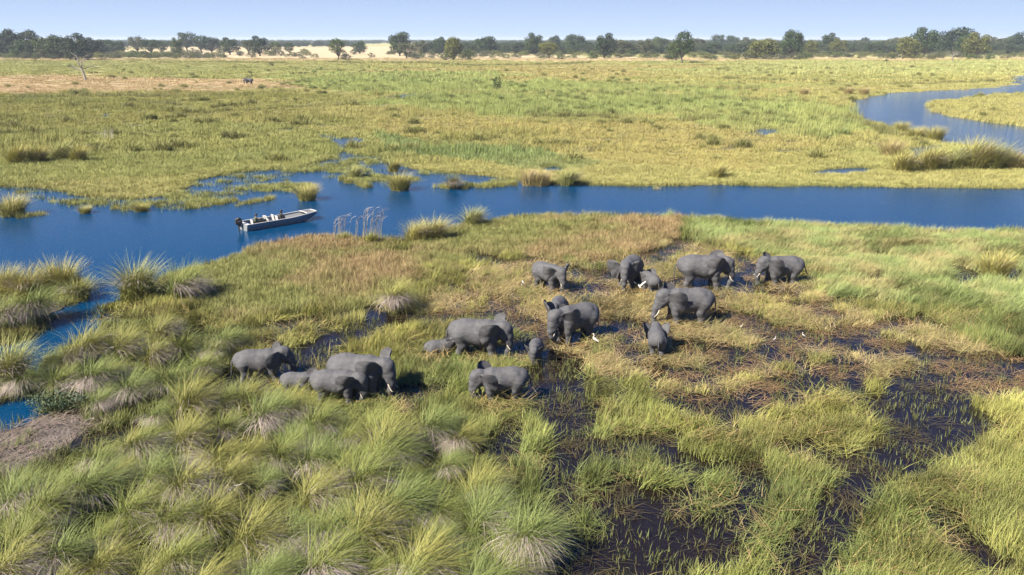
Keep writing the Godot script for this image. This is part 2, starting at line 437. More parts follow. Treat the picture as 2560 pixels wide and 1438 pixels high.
# the plain beyond the river: [linear colour of its grass, height of its grass, where]
var plain_zones := [
	[Color(0.56, 0.42, 0.26), 0.35, PackedVector2Array([Vector2(-316.3, -411.1), Vector2(-227.1, -401.9), Vector2(-180.0, -376.7), Vector2(-146.3, -384.8), Vector2(-99.2, -344.3), Vector2(-84.1, -319.7), Vector2(-96.9, -291.1), Vector2(-118.8, -275.4), Vector2(-164.1, -261.3), Vector2(-196.8, -253.8)])],
	[Color(0.62, 0.49, 0.32), 0.7, PackedVector2Array([Vector2(-986.7, -707.3), Vector2(-242.0, -693.9), Vector2(6.5, -668.5), Vector2(136.0, -668.5), Vector2(438.5, -707.3), Vector2(931.9, -707.3), Vector2(1053.4, -800.3), Vector2(495.7, -800.3), Vector2(159.2, -783.1), Vector2(33.1, -856.5), Vector2(75.0, -1945.1), Vector2(-918.9, -1945.1), Vector2(-434.5, -898.5), Vector2(-1115.4, -800.3)])],
	[Color(0.39, 0.40, 0.15), 0.55, PackedVector2Array([Vector2(-477.1, -622.8), Vector2(-393.2, -633.6), Vector2(-192.3, -582.9), Vector2(-98.1, -531.8), Vector2(-60.1, -441.2), Vector2(-86.4, -369.0), Vector2(-149.4, -393.2), Vector2(-183.8, -384.8), Vector2(-232.2, -411.1), Vector2(-331.2, -430.7)])],
	[Color(0.335, 0.335, 0.11), 0.6, PackedVector2Array([Vector2(-199.6, -257.5), Vector2(-161.7, -257.5), Vector2(-102.9, -269.2), Vector2(-63.0, -246.8), Vector2(-29.8, -177.2), Vector2(-29.1, -153.7), Vector2(-49.4, -172.0), Vector2(-70.2, -177.2), Vector2(-87.1, -162.4), Vector2(-126.2, -160.9)])],
	[Color(0.375, 0.39, 0.14), 0.7, PackedVector2Array([Vector2(-126.2, -160.9), Vector2(-87.1, -162.4), Vector2(-70.2, -177.2), Vector2(-52.1, -163.9), Vector2(-38.8, -149.7), Vector2(-30.5, -135.6), Vector2(-29.4, -117.0), Vector2(-36.6, -106.6), Vector2(-41.6, -102.7), Vector2(-49.5, -99.7), Vector2(-75.5, -94.0)])],
	[Color(0.39, 0.455, 0.165), 1.1, PackedVector2Array([Vector2(-126.9, -502.3), Vector2(-61.6, -452.2), Vector2(-6.3, -322.6), Vector2(38.1, -354.5), Vector2(74.1, -291.1), Vector2(74.1, -208.9), Vector2(78.0, -153.7), Vector2(64.8, -141.1), Vector2(49.5, -160.9), Vector2(38.8, -186.7), Vector2(20.3, -186.7), Vector2(-2.8, -186.7), Vector2(-23.8, -219.3), Vector2(-47.3, -253.8), Vector2(-84.5, -308.7)])],
	[Color(0.42, 0.37, 0.15), 0.5, PackedVector2Array([Vector2(-70.3, -516.6), Vector2(5.3, -547.8), Vector2(115.1, -564.8), Vector2(103.0, -441.2), Vector2(39.6, -369.0), Vector2(-6.5, -334.7), Vector2(-52.8, -452.2)])],
	[Color(0.43, 0.39, 0.15), 0.5, PackedVector2Array([Vector2(-24.6, -177.2), Vector2(1.8, -179.0), Vector2(36.9, -177.2), Vector2(54.2, -141.1), Vector2(57.9, -125.6), Vector2(45.2, -109.4), Vector2(27.8, -106.0), Vector2(12.5, -113.1), Vector2(-5.0, -125.6), Vector2(-21.1, -141.1)])],
	[Color(0.26, 0.34, 0.135), 0.7, PackedVector2Array([Vector2(-28.2, -137.8), Vector2(-22.9, -143.5), Vector2(-12.4, -137.8), Vector2(-1.3, -125.6), Vector2(12.1, -109.4), Vector2(1.0, -102.7), Vector2(-12.5, -107.7), Vector2(-23.5, -123.3)])],
	[Color(0.44, 0.46, 0.19), 0.9, PackedVector2Array([Vector2(126.8, -622.8), Vector2(414.6, -668.5), Vector2(914.3, -693.9), Vector2(544.5, -411.1), Vector2(262.1, -420.6), Vector2(195.4, -393.2), Vector2(124.1, -411.1), Vector2(103.7, -463.8)])],
]


func plain(x: float, z: float, jitter: float) -> Array:
	var far := -z
	var p := Vector2(x + (broad.get_noise_2d(x * 0.7, z * 0.7) * 0.14 + middle.get_noise_2d(x * 0.5, z * 0.5) * 0.07) * far * jitter, z + (broad.get_noise_2d(x * 0.7 + 300.0, z * 0.7) * 0.08 + middle.get_noise_2d(x * 0.6, z * 0.6 + 90.0) * 0.05) * far * jitter)
	var got := [Color(0.42, 0.405, 0.155), 0.6]
	for k in plain_zones.size():
		if Geometry2D.is_point_in_polygon(p, plain_zones[k][2]):
			got = [plain_zones[k][0], plain_zones[k][1]]
			break
	var t := long_bands.get_noise_2d(x * 0.35, z) * 0.5 + middle.get_noise_2d(x * 0.25, z * 0.4) * 0.5
	var col: Color = got[0]
	col = (col * 1.12).lerp(Color(0.42, 0.385, 0.16) if t > 0.0 else Color(0.24, 0.30, 0.10), clampf(absf(t) * 1.1, 0.0, 0.55))
	return [col, got[1]]


# ---------------------------------------------------------------- ground and water
func ground_lines(dense_from: float, dense_to: float, step: float, first: float, last: float, grow: float) -> PackedFloat32Array:
	var out := PackedFloat32Array()
	var s := step
	var p := dense_from
	var before := []
	while p > first:
		s *= grow
		p -= s
		before.append(p)
	before.reverse()
	for q in before:
		out.append(q)
	p = dense_from
	while p < dense_to:
		out.append(p)
		p += step
	s = step
	while p < last:
		out.append(p)
		s *= grow
		p += s
	out.append(p)
	return out


func build_ground() -> void:
	var xs := ground_lines(-50.0, 62.0, 0.8, -9000.0, 9000.0, 1.05)
	var zs := ground_lines(-100.0, -14.0, 0.8, -9500.0, 120.0, 1.022)
	var g := Geo.new()
	for z in zs:
		for x in xs:
			var y := 0.03 + 0.018 * middle.get_noise_2d(x * 4.0, z * 4.0)
			var col := Color(0.040, 0.034, 0.020)
			var w := wetness(x, z)
			if z < -76.0:
				var got := plain(x, z, 1.0)
				var share := clampf((-z - 90.0) / 300.0, 0.2, 0.8)
				col = col.lerp(got[0], share)
			else:
				y -= 0.34 * w
				if not Geometry2D.is_point_in_polygon(Vector2(x, z), rust_meadow):
					y += -0.055 + 0.07 * middle.get_noise_2d(x * 5.0, z * 5.0)
				var spot := 0.5 + 0.5 * middle.get_noise_2d(x * 5.0, z * 5.0)
				col = col.lerp(Color(0.028, 0.02, 0.016), spot * 0.7)
				if Geometry2D.is_point_in_polygon(Vector2(x + middle.get_noise_2d(x * 3.0, z * 3.0) * 1.2, z), mud_bank):
					y = 0.10 + 0.10 * middle.get_noise_2d(x * 6.0, z * 6.0)
					col = Color(0.15, 0.125, 0.115).lerp(Color(0.055, 0.045, 0.04), spot)
			g.v.append(Vector3(x, y, z)); g.n.append(Vector3.UP); g.c.append(col)
	var w := xs.size()
	for r in zs.size() - 1:
		for k in w - 1:
			var o := r * w + k
			g.i.append_array(PackedInt32Array([o, o + w + 1, o + w, o, o + 1, o + w + 1]))
	var m := mat(1, 1, 1, 0.9)
	m.vertex_color_use_as_albedo = true
	var grain := NoiseTexture2D.new()
	grain.width = 512; grain.height = 512; grain.seamless = true
	grain.noise = noise(3, 0.03, 5)
	m.heightmap_enabled = true
	m.heightmap_texture = grain
	m.heightmap_scale = 8.0
	m.uv1_triplanar = true
	m.uv1_world_triplanar = true
	m.uv1_scale = Vector3.ONE * 0.25
	tag(one("ground", g.mesh(), m), "", "", "", "structure")


func water_mat(body: Color, ripple: float, size: float, seed_: int, shine := 0.25) -> StandardMaterial3D:
	var m := mat(body.r, body.g, body.b, 0.04)
	m.metallic_specular = shine
	var t := NoiseTexture2D.new()
	t.width = 1024; t.height = 1024; t.seamless = true
	t.noise = noise(seed_, 0.012, 4)
	t.as_normal_map = true
	t.bump_strength = 6.0
	m.normal_enabled = true
	m.normal_texture = t
	m.normal_scale = ripple
	m.uv1_triplanar = true
	m.uv1_world_triplanar = true
	m.uv1_scale = Vector3(1.0 / size, 1.0 / size, 1.0 / size * 1.8)
	return m


func sheet(poly: PackedVector2Array, y: float, g: Geo) -> void:
	var order := Geometry2D.triangulate_polygon(poly)
	var s := g.v.size()
	for p in poly:
		g.vert(Vector3(p.x, y, p.y), Vector3.UP, Color.WHITE)
	for k in order.size() / 3:
		g.tri(s + order[k * 3], s + order[k * 3 + 1], s + order[k * 3 + 2])


# a hand-set outline given the small bays and points that a reed bank has
func ragged(poly: PackedVector2Array, size: float) -> PackedVector2Array:
	var out := PackedVector2Array()
	for k in poly.size():
		var a := poly[k]
		var b := poly[(k + 1) % poly.size()]
		var far := maxf(20.0, -(a.y + b.y) / 2.0)
		var steps := clampi(int(a.distance_to(b) / (far * 0.012)), 1, 12)
		for s in steps:
			var p := a.lerp(b, float(s) / steps)
			var q := far * 0.010 * size
			out.append(p + Vector2(fine.get_noise_2d(p.x * 60.0 / far, p.y * 180.0 / far), fine.get_noise_2d(p.x * 60.0 / far + 70.0, p.y * 180.0 / far)) * q)
	if Geometry2D.triangulate_polygon(out).is_empty():
		return poly
	return out


func build_water() -> void:
	river = ragged(river, 1.0)
	far_river = ragged(far_river, 1.0)
	var deep := water_mat(Color(0.0012, 0.042, 0.122), 0.45, 7.0, 11)
	var g := Geo.new()
	sheet(river, 0.06, g)
	tag(one("river", g.mesh(), deep), "", "", "", "structure")
	g = Geo.new()
	sheet(far_river, 0.06, g)
	tag(one("river_bend_water", g.mesh(), deep), "", "", "", "structure")
	for b in backwaters:
		g = Geo.new()
		sheet(ragged(b, 0.7), 0.06, g)
		tag(one("backwater", g.mesh(), deep), "", "", "", "structure")
	g = Geo.new()
	g.quad(Vector3(-60, 0, -79), Vector3(75, 0, -79), Vector3(75, 0, 40), Vector3(-60, 0, 40), Color.WHITE)
	tag(one("marsh_water", g.mesh(), water_mat(Color(0.013, 0.0095, 0.008), 0.3, 3.5, 12, 0.40)), "", "", "", "structure")
	for isl in [island_near_left, island_bottom_left]:
		g = Geo.new()
		var edge := ragged(isl, 0.8)
		sheet(edge, 0.12, g)
		for k in edge.size():
			var a: Vector2 = edge[k]
			var b: Vector2 = edge[(k + 1) % edge.size()]
			g.quad(Vector3(a.x, 0.12, a.y), Vector3(b.x, 0.12, b.y), Vector3(b.x, 0.0, b.y), Vector3(a.x, 0.0, a.y), Color.WHITE)
		tag(one("island_ground", g.mesh(), mat(0.05, 0.042, 0.026, 0.9)), "", "", "", "structure")


func noise(seed_: int, frequency: float, octaves := 3) -> FastNoiseLite:
	var f := FastNoiseLite.new()
	f.seed = seed_
	f.noise_type = FastNoiseLite.TYPE_SIMPLEX_SMOOTH
	f.frequency = frequency
	f.fractal_octaves = octaves
	return f


# ---------------------------------------------------------------- grass
func straw_or_green(dry: float) -> Color:
	if chance() < dry:
		var s := vary(0.75, 1.2)
		return Color(vary(1.2, 1.5) * s, vary(1.0, 1.15) * s, vary(1.2, 1.75) * s)
	var t := vary(0.4, 1.25)
	return Color(vary(0.85, 1.1) * t, vary(0.95, 1.08) * t, vary(0.65, 1.1) * t)


func clump_mesh(blades: int, radius: float, low: float, high: float, lean: float, bend: float, width: float, dry: float, parts: int, wind: float) -> ArrayMesh:
	var g := Geo.new()
	for k in blades:
		var a := vary(0, TAU)
		var r := radius * sqrt(chance())
		var dir := Vector3(cos(a) + wind, 0, sin(a) + wind * 0.25).normalized()
		g.blade(Vector3(cos(vary(0, TAU)) * r, 0, sin(vary(0, TAU)) * r), dir, absf(rng.randfn(0.0, lean)), vary(0.3, 1.0) * bend, vary(low, high), width * vary(0.7, 1.3), straw_or_green(dry), parts, vary(-0.9, 0.9))
	return g.mesh()


# stems trodden flat
func litter_mesh(blades: int, radius: float, low: float, high: float, width: float, dry: float) -> ArrayMesh:
	var g := Geo.new()
	var main := vary(0, TAU)
	for k in blades:
		var a := main + rng.randfn(0.0, 0.9)
		var r := radius * sqrt(chance())
		var b := vary(0, TAU)
		g.blade(Vector3(cos(b) * r, vary(0.02, 0.14), sin(b) * r), Vector3(cos(a), 0, sin(a)), vary(1.2, 1.6), vary(-0.1, 0.5), vary(low, high), width * vary(0.7, 1.4), straw_or_green(dry), 3, vary(-0.4, 0.4))
	return g.mesh()


var herd: Array[Vector2] = []
func herd_near(p: Vector2) -> bool:
	for h in herd:
		if h.distance_squared_to(p) < 5.0:
			return true
	return false


func build_near_grass() -> void:
	var marsh_m := []
	for k in 5:
		marsh_m.append(clump_mesh(70, 0.38, 0.45, 0.95, 0.32, 0.75, 0.022, 0.30, 3, [0.0, 0.5, 1.0, 0.5, 1.6][k]))
	var lean_m := []
	for k in 3:
		lean_m.append(clump_mesh(60, 0.42, 0.7, 1.25, 0.55, 1.0, 0.024, 0.28, 4, [1.2, 2.0, 0.6][k]))
	var flat_m := []
	for k in 4:
		flat_m.append(litter_mesh(26, 0.7, 0.4, 1.3, 0.022, 0.65))
	var weed_m := []
	for k in 2:
		weed_m.append(clump_mesh(16, 0.5, 0.12, 0.4, 0.6, 0.8, 0.03, 0.2, 2, 0.3))
	var sets := {}
	for called in ["marsh", "lean", "flat", "weed"]:
		sets[called] = []
		for k in {"marsh": marsh_m, "lean": lean_m, "flat": flat_m, "weed": weed_m}[called].size():
			sets[called].append(Scatter.new())
	var rust_s := [Scatter.new(), Scatter.new(), Scatter.new()]
	var reed_s := [Scatter.new(), Scatter.new(), Scatter.new()]
	var bank_s := [Scatter.new(), Scatter.new(), Scatter.new()]
	var z := -14.0
	while z > -122.0:
		var gap := 0.27 + (-z - 14.0) * 0.0026
		var half := (-z * 0.954 + 5.8) * 0.645 + 11.0
		var x := -half
		while x < half:
			var px := x + vary(-0.5, 0.5) * gap
			var pz := z + vary(-0.5, 0.5) * gap
			x += gap
			var p := Vector2(px, pz)
			if not on_land(px, pz):
				var shallow := Geometry2D.is_point_in_polygon(p, shallows[0]) or Geometry2D.is_point_in_polygon(p, shallows[1])
				var bank := false
				if not shallow and chance() < 0.7:
					for e in [Vector2(0.5, 0), Vector2(-0.5, 0), Vector2(0, 1.0 if pz < -60.0 else 0.5), Vector2(0, -0.6)]:
						if on_land(px + e.x, pz + e.y):
							bank = true
				if bank and fine.get_noise_2d(px * 1.5, pz * 1.5) > -0.1:
					sets.weed[rng.randi() % 2].put(px, 0.05, pz, vary(0, TAU), 0.9, vary(0.8, 1.9), Color(0.27, 0.30, 0.10) * vary(0.5, 1.1))
				if shallow:
					var lots := middle.get_noise_2d(px * 1.1, pz * 2.2) + 0.4 * fine.get_noise_2d(px * 3.0, pz * 3.0)
					if lots > 0.22 and chance() < 0.6:
						bank_s[rng.randi() % 3].put(px, 0.05, pz, vary(0, TAU), 1.1, vary(0.3, 0.7), Color(0.33, 0.35, 0.12) * vary(0.8, 1.2))
					elif lots > 0.0 and chance() < 0.55:
						sets.weed[rng.randi() % 2].put(px, 0.05, pz, vary(0, TAU), 1.3, vary(0.6, 1.2) + lots, Color(0.28, 0.31, 0.13) * vary(0.8, 1.2))
				continue
			if pz < -85.0:
				# the far bank
				var got := plain(px, pz, 1.0)
				var far_tone: Color = got[0]
				var lift := 0.5 + 0.5 * middle.get_noise_2d(px * 2.0, pz * 3.0)
				bank_s[rng.randi() % 3].put(px, 0.03, pz, rng.randfn(0.0, 0.6), 1.25, got[1] * (0.6 + 0.8 * lift) * vary(0.5, 1.4), far_tone * vary(0.85, 1.15))
				continue
			var near_herd := herd_near(p)
			var w := wetness(px, pz) + 0.5 * middle.get_noise_2d(px * 5.0, pz * 5.0) + 0.28 * fine.get_noise_2d(px * 6.0, pz * 6.0)
			w = maxf(w, (0.76 if pz > -33.0 else 0.95) - minf(absf(middle.get_noise_2d(px * 1.2 + 31.0, pz * 1.5)), absf(middle.get_noise_2d(px * 2.3 - 80.0, pz * 2.6)) * 1.6) * 8.5) if pz > -66.0 and not Geometry2D.is_point_in_polygon(p, rust_meadow) and not Geometry2D.is_point_in_polygon(p, sedge_land) else w
			var jx := px + 2.2 * middle.get_noise_2d(px * 2.0, pz * 2.0)
			var jz := pz + 2.2 * middle.get_noise_2d(px * 2.0 + 70.0, pz * 2.0)
			var j := Vector2(jx, jz)
			var t := broad.get_noise_2d(px * 4.0, pz * 4.0)
			var hummock := 0.55 + 0.45 * middle.get_noise_2d(px * 4.0 + 200.0, pz * 4.0) + 0.3 * t
			var worn := Geometry2D.is_point_in_polygon(j, trampled)
			var blot := fine.get_noise_2d(px * 2.5 + 500.0, pz * 2.5)
			if Geometry2D.is_point_in_polygon(p, mud_bank):
				if chance() < 0.12:
					sets.flat[rng.randi() % 4].put(px, 0.12, pz, vary(0, TAU), 1.0, 1.0, Color(0.28, 0.23, 0.20) * vary(0.7, 1.2))
				elif chance() < 0.05:
					sets.marsh[rng.randi() % 5].put(px, 0.05, pz, vary(-1, 1), 0.8, 0.5, Color(0.22, 0.26, 0.08))
				continue
			if w > 0.45:
				# open dark water with floating straw and a few standing blades
				var n := chance()
				if n < (0.13 if worn else 0.05):
					sets.flat[rng.randi() % 4].put(px, 0.01, pz, vary(0, TAU), vary(0.6, 1.1), 0.7, (Color(0.36, 0.25, 0.12) if worn else Color(0.13, 0.11, 0.05)) * vary(0.6, 1.1))
				elif n < 0.27:
					sets.weed[rng.randi() % 2].put(px, 0.0, pz, vary(0, TAU), 0.8, vary(0.5, 1.5), Color(0.18, 0.20, 0.075) * vary(0.7, 1.2))
				continue
			if Geometry2D.is_point_in_polygon(j, rust_meadow):
				var rusty := clampf(0.5 + 1.3 * t + 0.5 * blot, 0.0, 1.0)
				rust_s[rng.randi() % 3].put(px, 0.02, pz, vary(0, TAU), 1.0, 0.75 * (0.6 + 0.6 * hummock) * vary(0.8, 1.2), Color(0.31, 0.325, 0.115).lerp(Color(0.46, 0.32, 0.19), rusty * 0.8) * vary(0.85, 1.15))
				continue
			if Geometry2D.is_point_in_polygon(j, reed_meadow):
				var tone := Color(0.29, 0.365, 0.14).lerp(Color(0.43, 0.385, 0.19), clampf(0.25 + 1.1 * blot - 0.6 * t, 0.0, 1.0))
				reed_s[rng.randi() % 3].put(px, 0.02, pz, 1.6 * middle.get_noise_2d(px * 2.0, pz * 2.0) + rng.randfn(0.0, 0.4), 1.15, 0.8 * (0.55 + 0.6 * hummock) * vary(0.8, 1.2), tone * vary(0.85, 1.15))
				continue
			var tall := (0.36 + 0.52 * hummock) * (0.45 if near_herd else 1.0) * (1.0 - 0.45 * maxf(0.0, w))
			var tone := Color(0.365, 0.36, 0.11).lerp(Color(0.205, 0.25, 0.08), clampf(0.35 + 1.4 * t, 0.0, 1.0))
			if worn:
				tone = tone.lerp(Color(0.49, 0.405, 0.205), clampf(0.5 + blot + 0.4 * t, 0.0, 1.0))
				if chance() < 0.30:
					sets.flat[rng.randi() % 4].put(px, 0.06, pz, vary(0, TAU), 1.0, vary(0.8, 1.8), Color(0.50, 0.395, 0.20) * vary(0.6, 1.15))
					continue
				tall *= 0.6
			elif Geometry2D.is_point_in_polygon(p, sedge_land):
				tone = Color(0.22, 0.245, 0.08)
				tall *= 0.7
				if chance() < 0.6:
					continue
			elif chance() < 0.10:
				sets.flat[rng.randi() % 4].put(px, 0.10, pz, vary(0, TAU), 1.0, 1.8, Color(0.42, 0.34, 0.15) * vary(0.6, 1.1))
				continue
			tall *= vary(0.6, 1.35)
			if w > 0.2 and chance() < 0.4:
				sets.flat[rng.randi() % 4].put(px, 0.05, pz, vary(0, TAU), 1.0, vary(0.8, 2.2), tone * vary(0.7, 1.2))
				continue
			if (hummock < 0.36 and chance() < 0.8) or chance() < (0.42 if worn else 0.22):
				continue
			var comb := 2.4 * middle.get_noise_2d(px * 2.2 - 400.0, pz * 2.2)
			tone = tone * (0.92 + 0.75 * middle.get_noise_2d(px * 3.2 - 150.0, pz * 3.2))
			if blot > 0.05 and chance() < 0.7:
				sets.lean[rng.randi() % 3].put(px, 0.02, pz, comb + rng.randfn(0.0, 0.35), 0.95, tall * 1.05 * vary(0.8, 1.2), tone * vary(0.85, 1.2))
			else:
				sets.marsh[rng.randi() % 5].put(px, 0.02, pz, comb + rng.randfn(0.2, 0.4), 1.0, tall * 1.25 * vary(0.8, 1.25), tone * vary(0.85, 1.2))
		z -= gap
	# low grassy spits along the far side of the river
	for spit in [PackedVector2Array([Vector2(-41.7, -81.9), Vector2(-39.0, -81.1), Vector2(-37.2, -82.7)]), PackedVector2Array([Vector2(-35.4, -82.3), Vector2(-32.3, -83.1), Vector2(-29.9, -86.2)]), PackedVector2Array([Vector2(-29.5, -83.5), Vector2(-26.1, -86.6)]), PackedVector2Array([Vector2(-9.3, -94.0), Vector2(-4.8, -93.5), Vector2(0.5, -96.2)]), PackedVector2Array([Vector2(-48.5, -77.4), Vector2(-47.3, -78.7)]), PackedVector2Array([Vector2(-21.6, -99.1), Vector2(-16.7, -94.0)])]:
		for k in spit.size() - 1:
			for q in int(spit[k].distance_to(spit[k + 1]) / 0.22):
				var p: Vector2 = spit[k].lerp(spit[k + 1], chance()) + Vector2(vary(-0.3, 0.3), rng.randfn(0.0, 0.5))
				bank_s[rng.randi() % 3].put(p.x, 0.04, p.y, vary(0, TAU), 0.9, vary(0.4, 0.95), Color(0.40, 0.40, 0.13) * vary(0.75, 1.15))
	var m := leaf_mat(Color(1, 1, 1), 0.4)
	var o := tag(thing("marsh_grass"), "yellow green marsh grass standing in hummocks between the dark water channels", "grass", "", "stuff")
	for k in 5:
		spread("clump", marsh_m[k], sets.marsh[k], o, m)
	for k in 3:
		spread("leaning_clump", lean_m[k], sets.lean[k], o, m)
	o = tag(thing("trodden_straw"), "flattened straw and stems lying on the wet ground round the elephants", "straw", "", "stuff")
	for k in 4:
		spread("straw", flat_m[k], sets.flat[k], o, m)
	o = tag(thing("water_weed"), "low green weed growing out of the shallow water", "water weed", "", "stuff")
	for k in 2:
		spread("weed", weed_m[k], sets.weed[k], o, m)
	o = tag(thing("rust_meadow_grass"), "rust and green meadow grass on the near bank behind the herd", "grass", "", "stuff")
	for k in 3:
		spread("clump", marsh_m[k], rust_s[k], o, m)
	o = tag(thing("reed_meadow_grass"), "bright green leaning reed grass along the near bank beyond the herd", "grass", "", "stuff")
	for k in 3:
		spread("clump", lean_m[k], reed_s[k], o, m)
	o = tag(thing("far_bank_grass"), "olive green grass covering the far bank of the river", "grass", "", "stuff")
	for k in 3:
		spread("clump", marsh_m[k], bank_s[k], o, m)


func build_plain_grass() -> void:
	var patch_m := []
	for k in 4:
		patch_m.append(clump_mesh(90, 1.1, 0.5, 1.1, 0.4, 0.8, 0.05, 0.25, 2, 0.7))
	var wide_m := []
	for k in 3:
		wide_m.append(clump_mesh(110, 3.4, 0.5, 1.1, 0.4, 0.8, 0.16, 0.25, 2, 0.7))
	var s := [Scatter.new(), Scatter.new(), Scatter.new(), Scatter.new()]
	var far_s := [Scatter.new(), Scatter.new(), Scatter.new()]
	var z := -112.0
	while z > -760.0:
		var wide := -z > 330.0
		var gap := (3.6 + (-z - 330.0) * 0.006) if wide else (0.95 + (-z - 112.0) * 0.005)
		var half := (-z * 0.954 + 5.8) * 0.645 + 20.0
		var x := -half
		while x < half:
			var px := x + vary(-0.5, 0.5) * gap
			var pz := z + vary(-0.5, 0.5) * gap
			x += gap
			if not on_land(px, pz):
				continue
			var got := plain(px, pz, 1.0)
			var tone: Color = got[0]
			var lift := 0.5 + 0.5 * middle.get_noise_2d(px * 0.8, pz * 1.2)
			var ridge := long_bands.get_noise_2d(px * 0.7 + 40.0, pz * 1.5)
			var tall: float = got[1] * (0.6 + 0.6 * lift) * (1.9 if ridge > 0.34 else 1.0) * (vary(1.5, 2.3) if chance() < 0.06 else vary(0.6, 1.25))
			if fine.get_noise_2d(px * 0.8, pz * 1.6) > 0.22 and chance() < 0.9:
				continue
			if wide:
				far_s[rng.randi() % 3].put(px, 0.03, pz, rng.randfn(0.0, 0.6), 1.0, tall, tone * vary(0.88, 1.12))
			else:
				s[rng.randi() % 4].put(px, 0.03, pz, rng.randfn(0.0, 0.6), 1.0, tall, tone * vary(0.85, 1.15))
		z -= gap
	var m := leaf_mat(Color(1, 1, 1), 0.45)
	var o := tag(thing("plain_grass"), "green and olive grass of the open plain beyond the river", "grass", "", "stuff")
	for k in 4:
		spread("clump", patch_m[k], s[k], o, m)
	for k in 3:
		spread("wide_clump", wide_m[k], far_s[k], o, m)
	# ragged edges of tall grass where old channels cross the plain
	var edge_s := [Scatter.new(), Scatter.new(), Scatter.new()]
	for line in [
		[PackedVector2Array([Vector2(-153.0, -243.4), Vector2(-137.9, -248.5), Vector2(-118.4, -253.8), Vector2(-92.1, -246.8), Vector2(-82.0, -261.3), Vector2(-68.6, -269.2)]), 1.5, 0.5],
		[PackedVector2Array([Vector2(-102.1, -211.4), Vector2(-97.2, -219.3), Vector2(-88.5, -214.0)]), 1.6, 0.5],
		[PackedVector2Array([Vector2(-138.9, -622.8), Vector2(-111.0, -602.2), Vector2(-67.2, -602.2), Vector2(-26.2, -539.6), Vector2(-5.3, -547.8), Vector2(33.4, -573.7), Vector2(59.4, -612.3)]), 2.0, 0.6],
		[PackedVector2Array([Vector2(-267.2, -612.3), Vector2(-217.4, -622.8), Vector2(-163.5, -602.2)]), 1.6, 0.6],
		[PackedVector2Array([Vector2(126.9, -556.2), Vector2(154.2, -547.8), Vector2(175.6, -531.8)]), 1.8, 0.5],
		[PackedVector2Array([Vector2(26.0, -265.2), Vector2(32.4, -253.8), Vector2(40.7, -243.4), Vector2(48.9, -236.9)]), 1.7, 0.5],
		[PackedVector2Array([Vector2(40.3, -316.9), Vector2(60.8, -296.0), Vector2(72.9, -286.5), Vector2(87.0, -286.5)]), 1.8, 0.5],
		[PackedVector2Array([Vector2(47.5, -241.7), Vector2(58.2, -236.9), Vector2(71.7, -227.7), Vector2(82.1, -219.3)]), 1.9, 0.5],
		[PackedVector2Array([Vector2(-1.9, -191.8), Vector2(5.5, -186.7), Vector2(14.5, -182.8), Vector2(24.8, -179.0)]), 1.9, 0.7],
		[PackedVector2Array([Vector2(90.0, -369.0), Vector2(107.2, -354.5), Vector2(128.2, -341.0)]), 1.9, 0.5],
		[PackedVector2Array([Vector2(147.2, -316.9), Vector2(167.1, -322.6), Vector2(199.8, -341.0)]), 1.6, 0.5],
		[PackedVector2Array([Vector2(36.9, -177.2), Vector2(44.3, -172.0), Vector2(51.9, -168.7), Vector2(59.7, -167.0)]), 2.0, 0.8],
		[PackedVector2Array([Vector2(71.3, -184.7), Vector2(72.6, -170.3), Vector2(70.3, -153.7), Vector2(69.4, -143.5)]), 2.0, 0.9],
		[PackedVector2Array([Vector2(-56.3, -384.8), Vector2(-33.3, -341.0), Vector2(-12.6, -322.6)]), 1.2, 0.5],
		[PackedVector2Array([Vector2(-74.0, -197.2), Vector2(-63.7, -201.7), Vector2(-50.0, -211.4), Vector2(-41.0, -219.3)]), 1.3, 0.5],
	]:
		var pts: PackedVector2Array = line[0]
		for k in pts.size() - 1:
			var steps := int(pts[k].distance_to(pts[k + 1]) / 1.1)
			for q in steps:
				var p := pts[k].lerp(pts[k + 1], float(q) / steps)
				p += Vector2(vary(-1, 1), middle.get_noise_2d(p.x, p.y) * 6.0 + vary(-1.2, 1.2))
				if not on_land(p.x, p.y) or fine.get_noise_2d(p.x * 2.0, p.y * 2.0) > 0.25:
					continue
				edge_s[rng.randi() % 3].put(p.x, 0.02, p.y, rng.randfn(0.0, 0.5), vary(0.9, 1.4), line[1] * vary(0.7, 1.15), Color(0.25, 0.255, 0.10) * vary(0.7, 1.3))  # darker green than the plain: the shade of gaps and sides is painted in
	# domed tussocks crowding the lime green parts of the plain
	var dome_m := []
	for k in 3:
		dome_m.append(clump_mesh(260, 0.9, 1.2, 2.0, 0.45, 1.2, 0.05, 0.12, 4, 0.35))
	var dome_s := [Scatter.new(), Scatter.new(), Scatter.new()]
	for k in 5200:
		var dz := -112.0 * pow(4.6, chance())
		var dx := vary(-0.75, 0.75) * -dz
		if not on_land(dx, dz):
			continue
		var dp := Vector2(dx + middle.get_noise_2d(dx, dz) * 14.0, dz + middle.get_noise_2d(dx + 60.0, dz) * 14.0)
		var lime := Geometry2D.is_point_in_polygon(dp, plain_zones[5][2])
		var right_ := Geometry2D.is_point_in_polygon(dp, plain_zones[9][2])
		var crowd := fine.get_noise_2d(dx * 0.5, dz * 0.9)
		if crowd < (0.0 if lime else (0.1 if right_ else 0.42)):
			continue
		var dd := vary(0.5, 1.15)
		dome_s[k % 3].put(dx, 0.0, dz, rng.randfn(0.0, 0.4), dd * 1.25, dd, (Color(0.34, 0.40, 0.15) if lime else Color(0.36, 0.36, 0.14)) * vary(0.75, 1.15))
	o = tag(thing("plain_tussocks"), "rows of domed lime green tussocks across the plain beyond the river", "tussocks", "", "stuff")
	for k in 3:
		spread("dome", dome_m[k], dome_s[k], o, m)
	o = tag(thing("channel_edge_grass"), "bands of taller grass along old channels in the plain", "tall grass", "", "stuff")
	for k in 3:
		spread("clump", patch_m[k], edge_s[k], o, m)


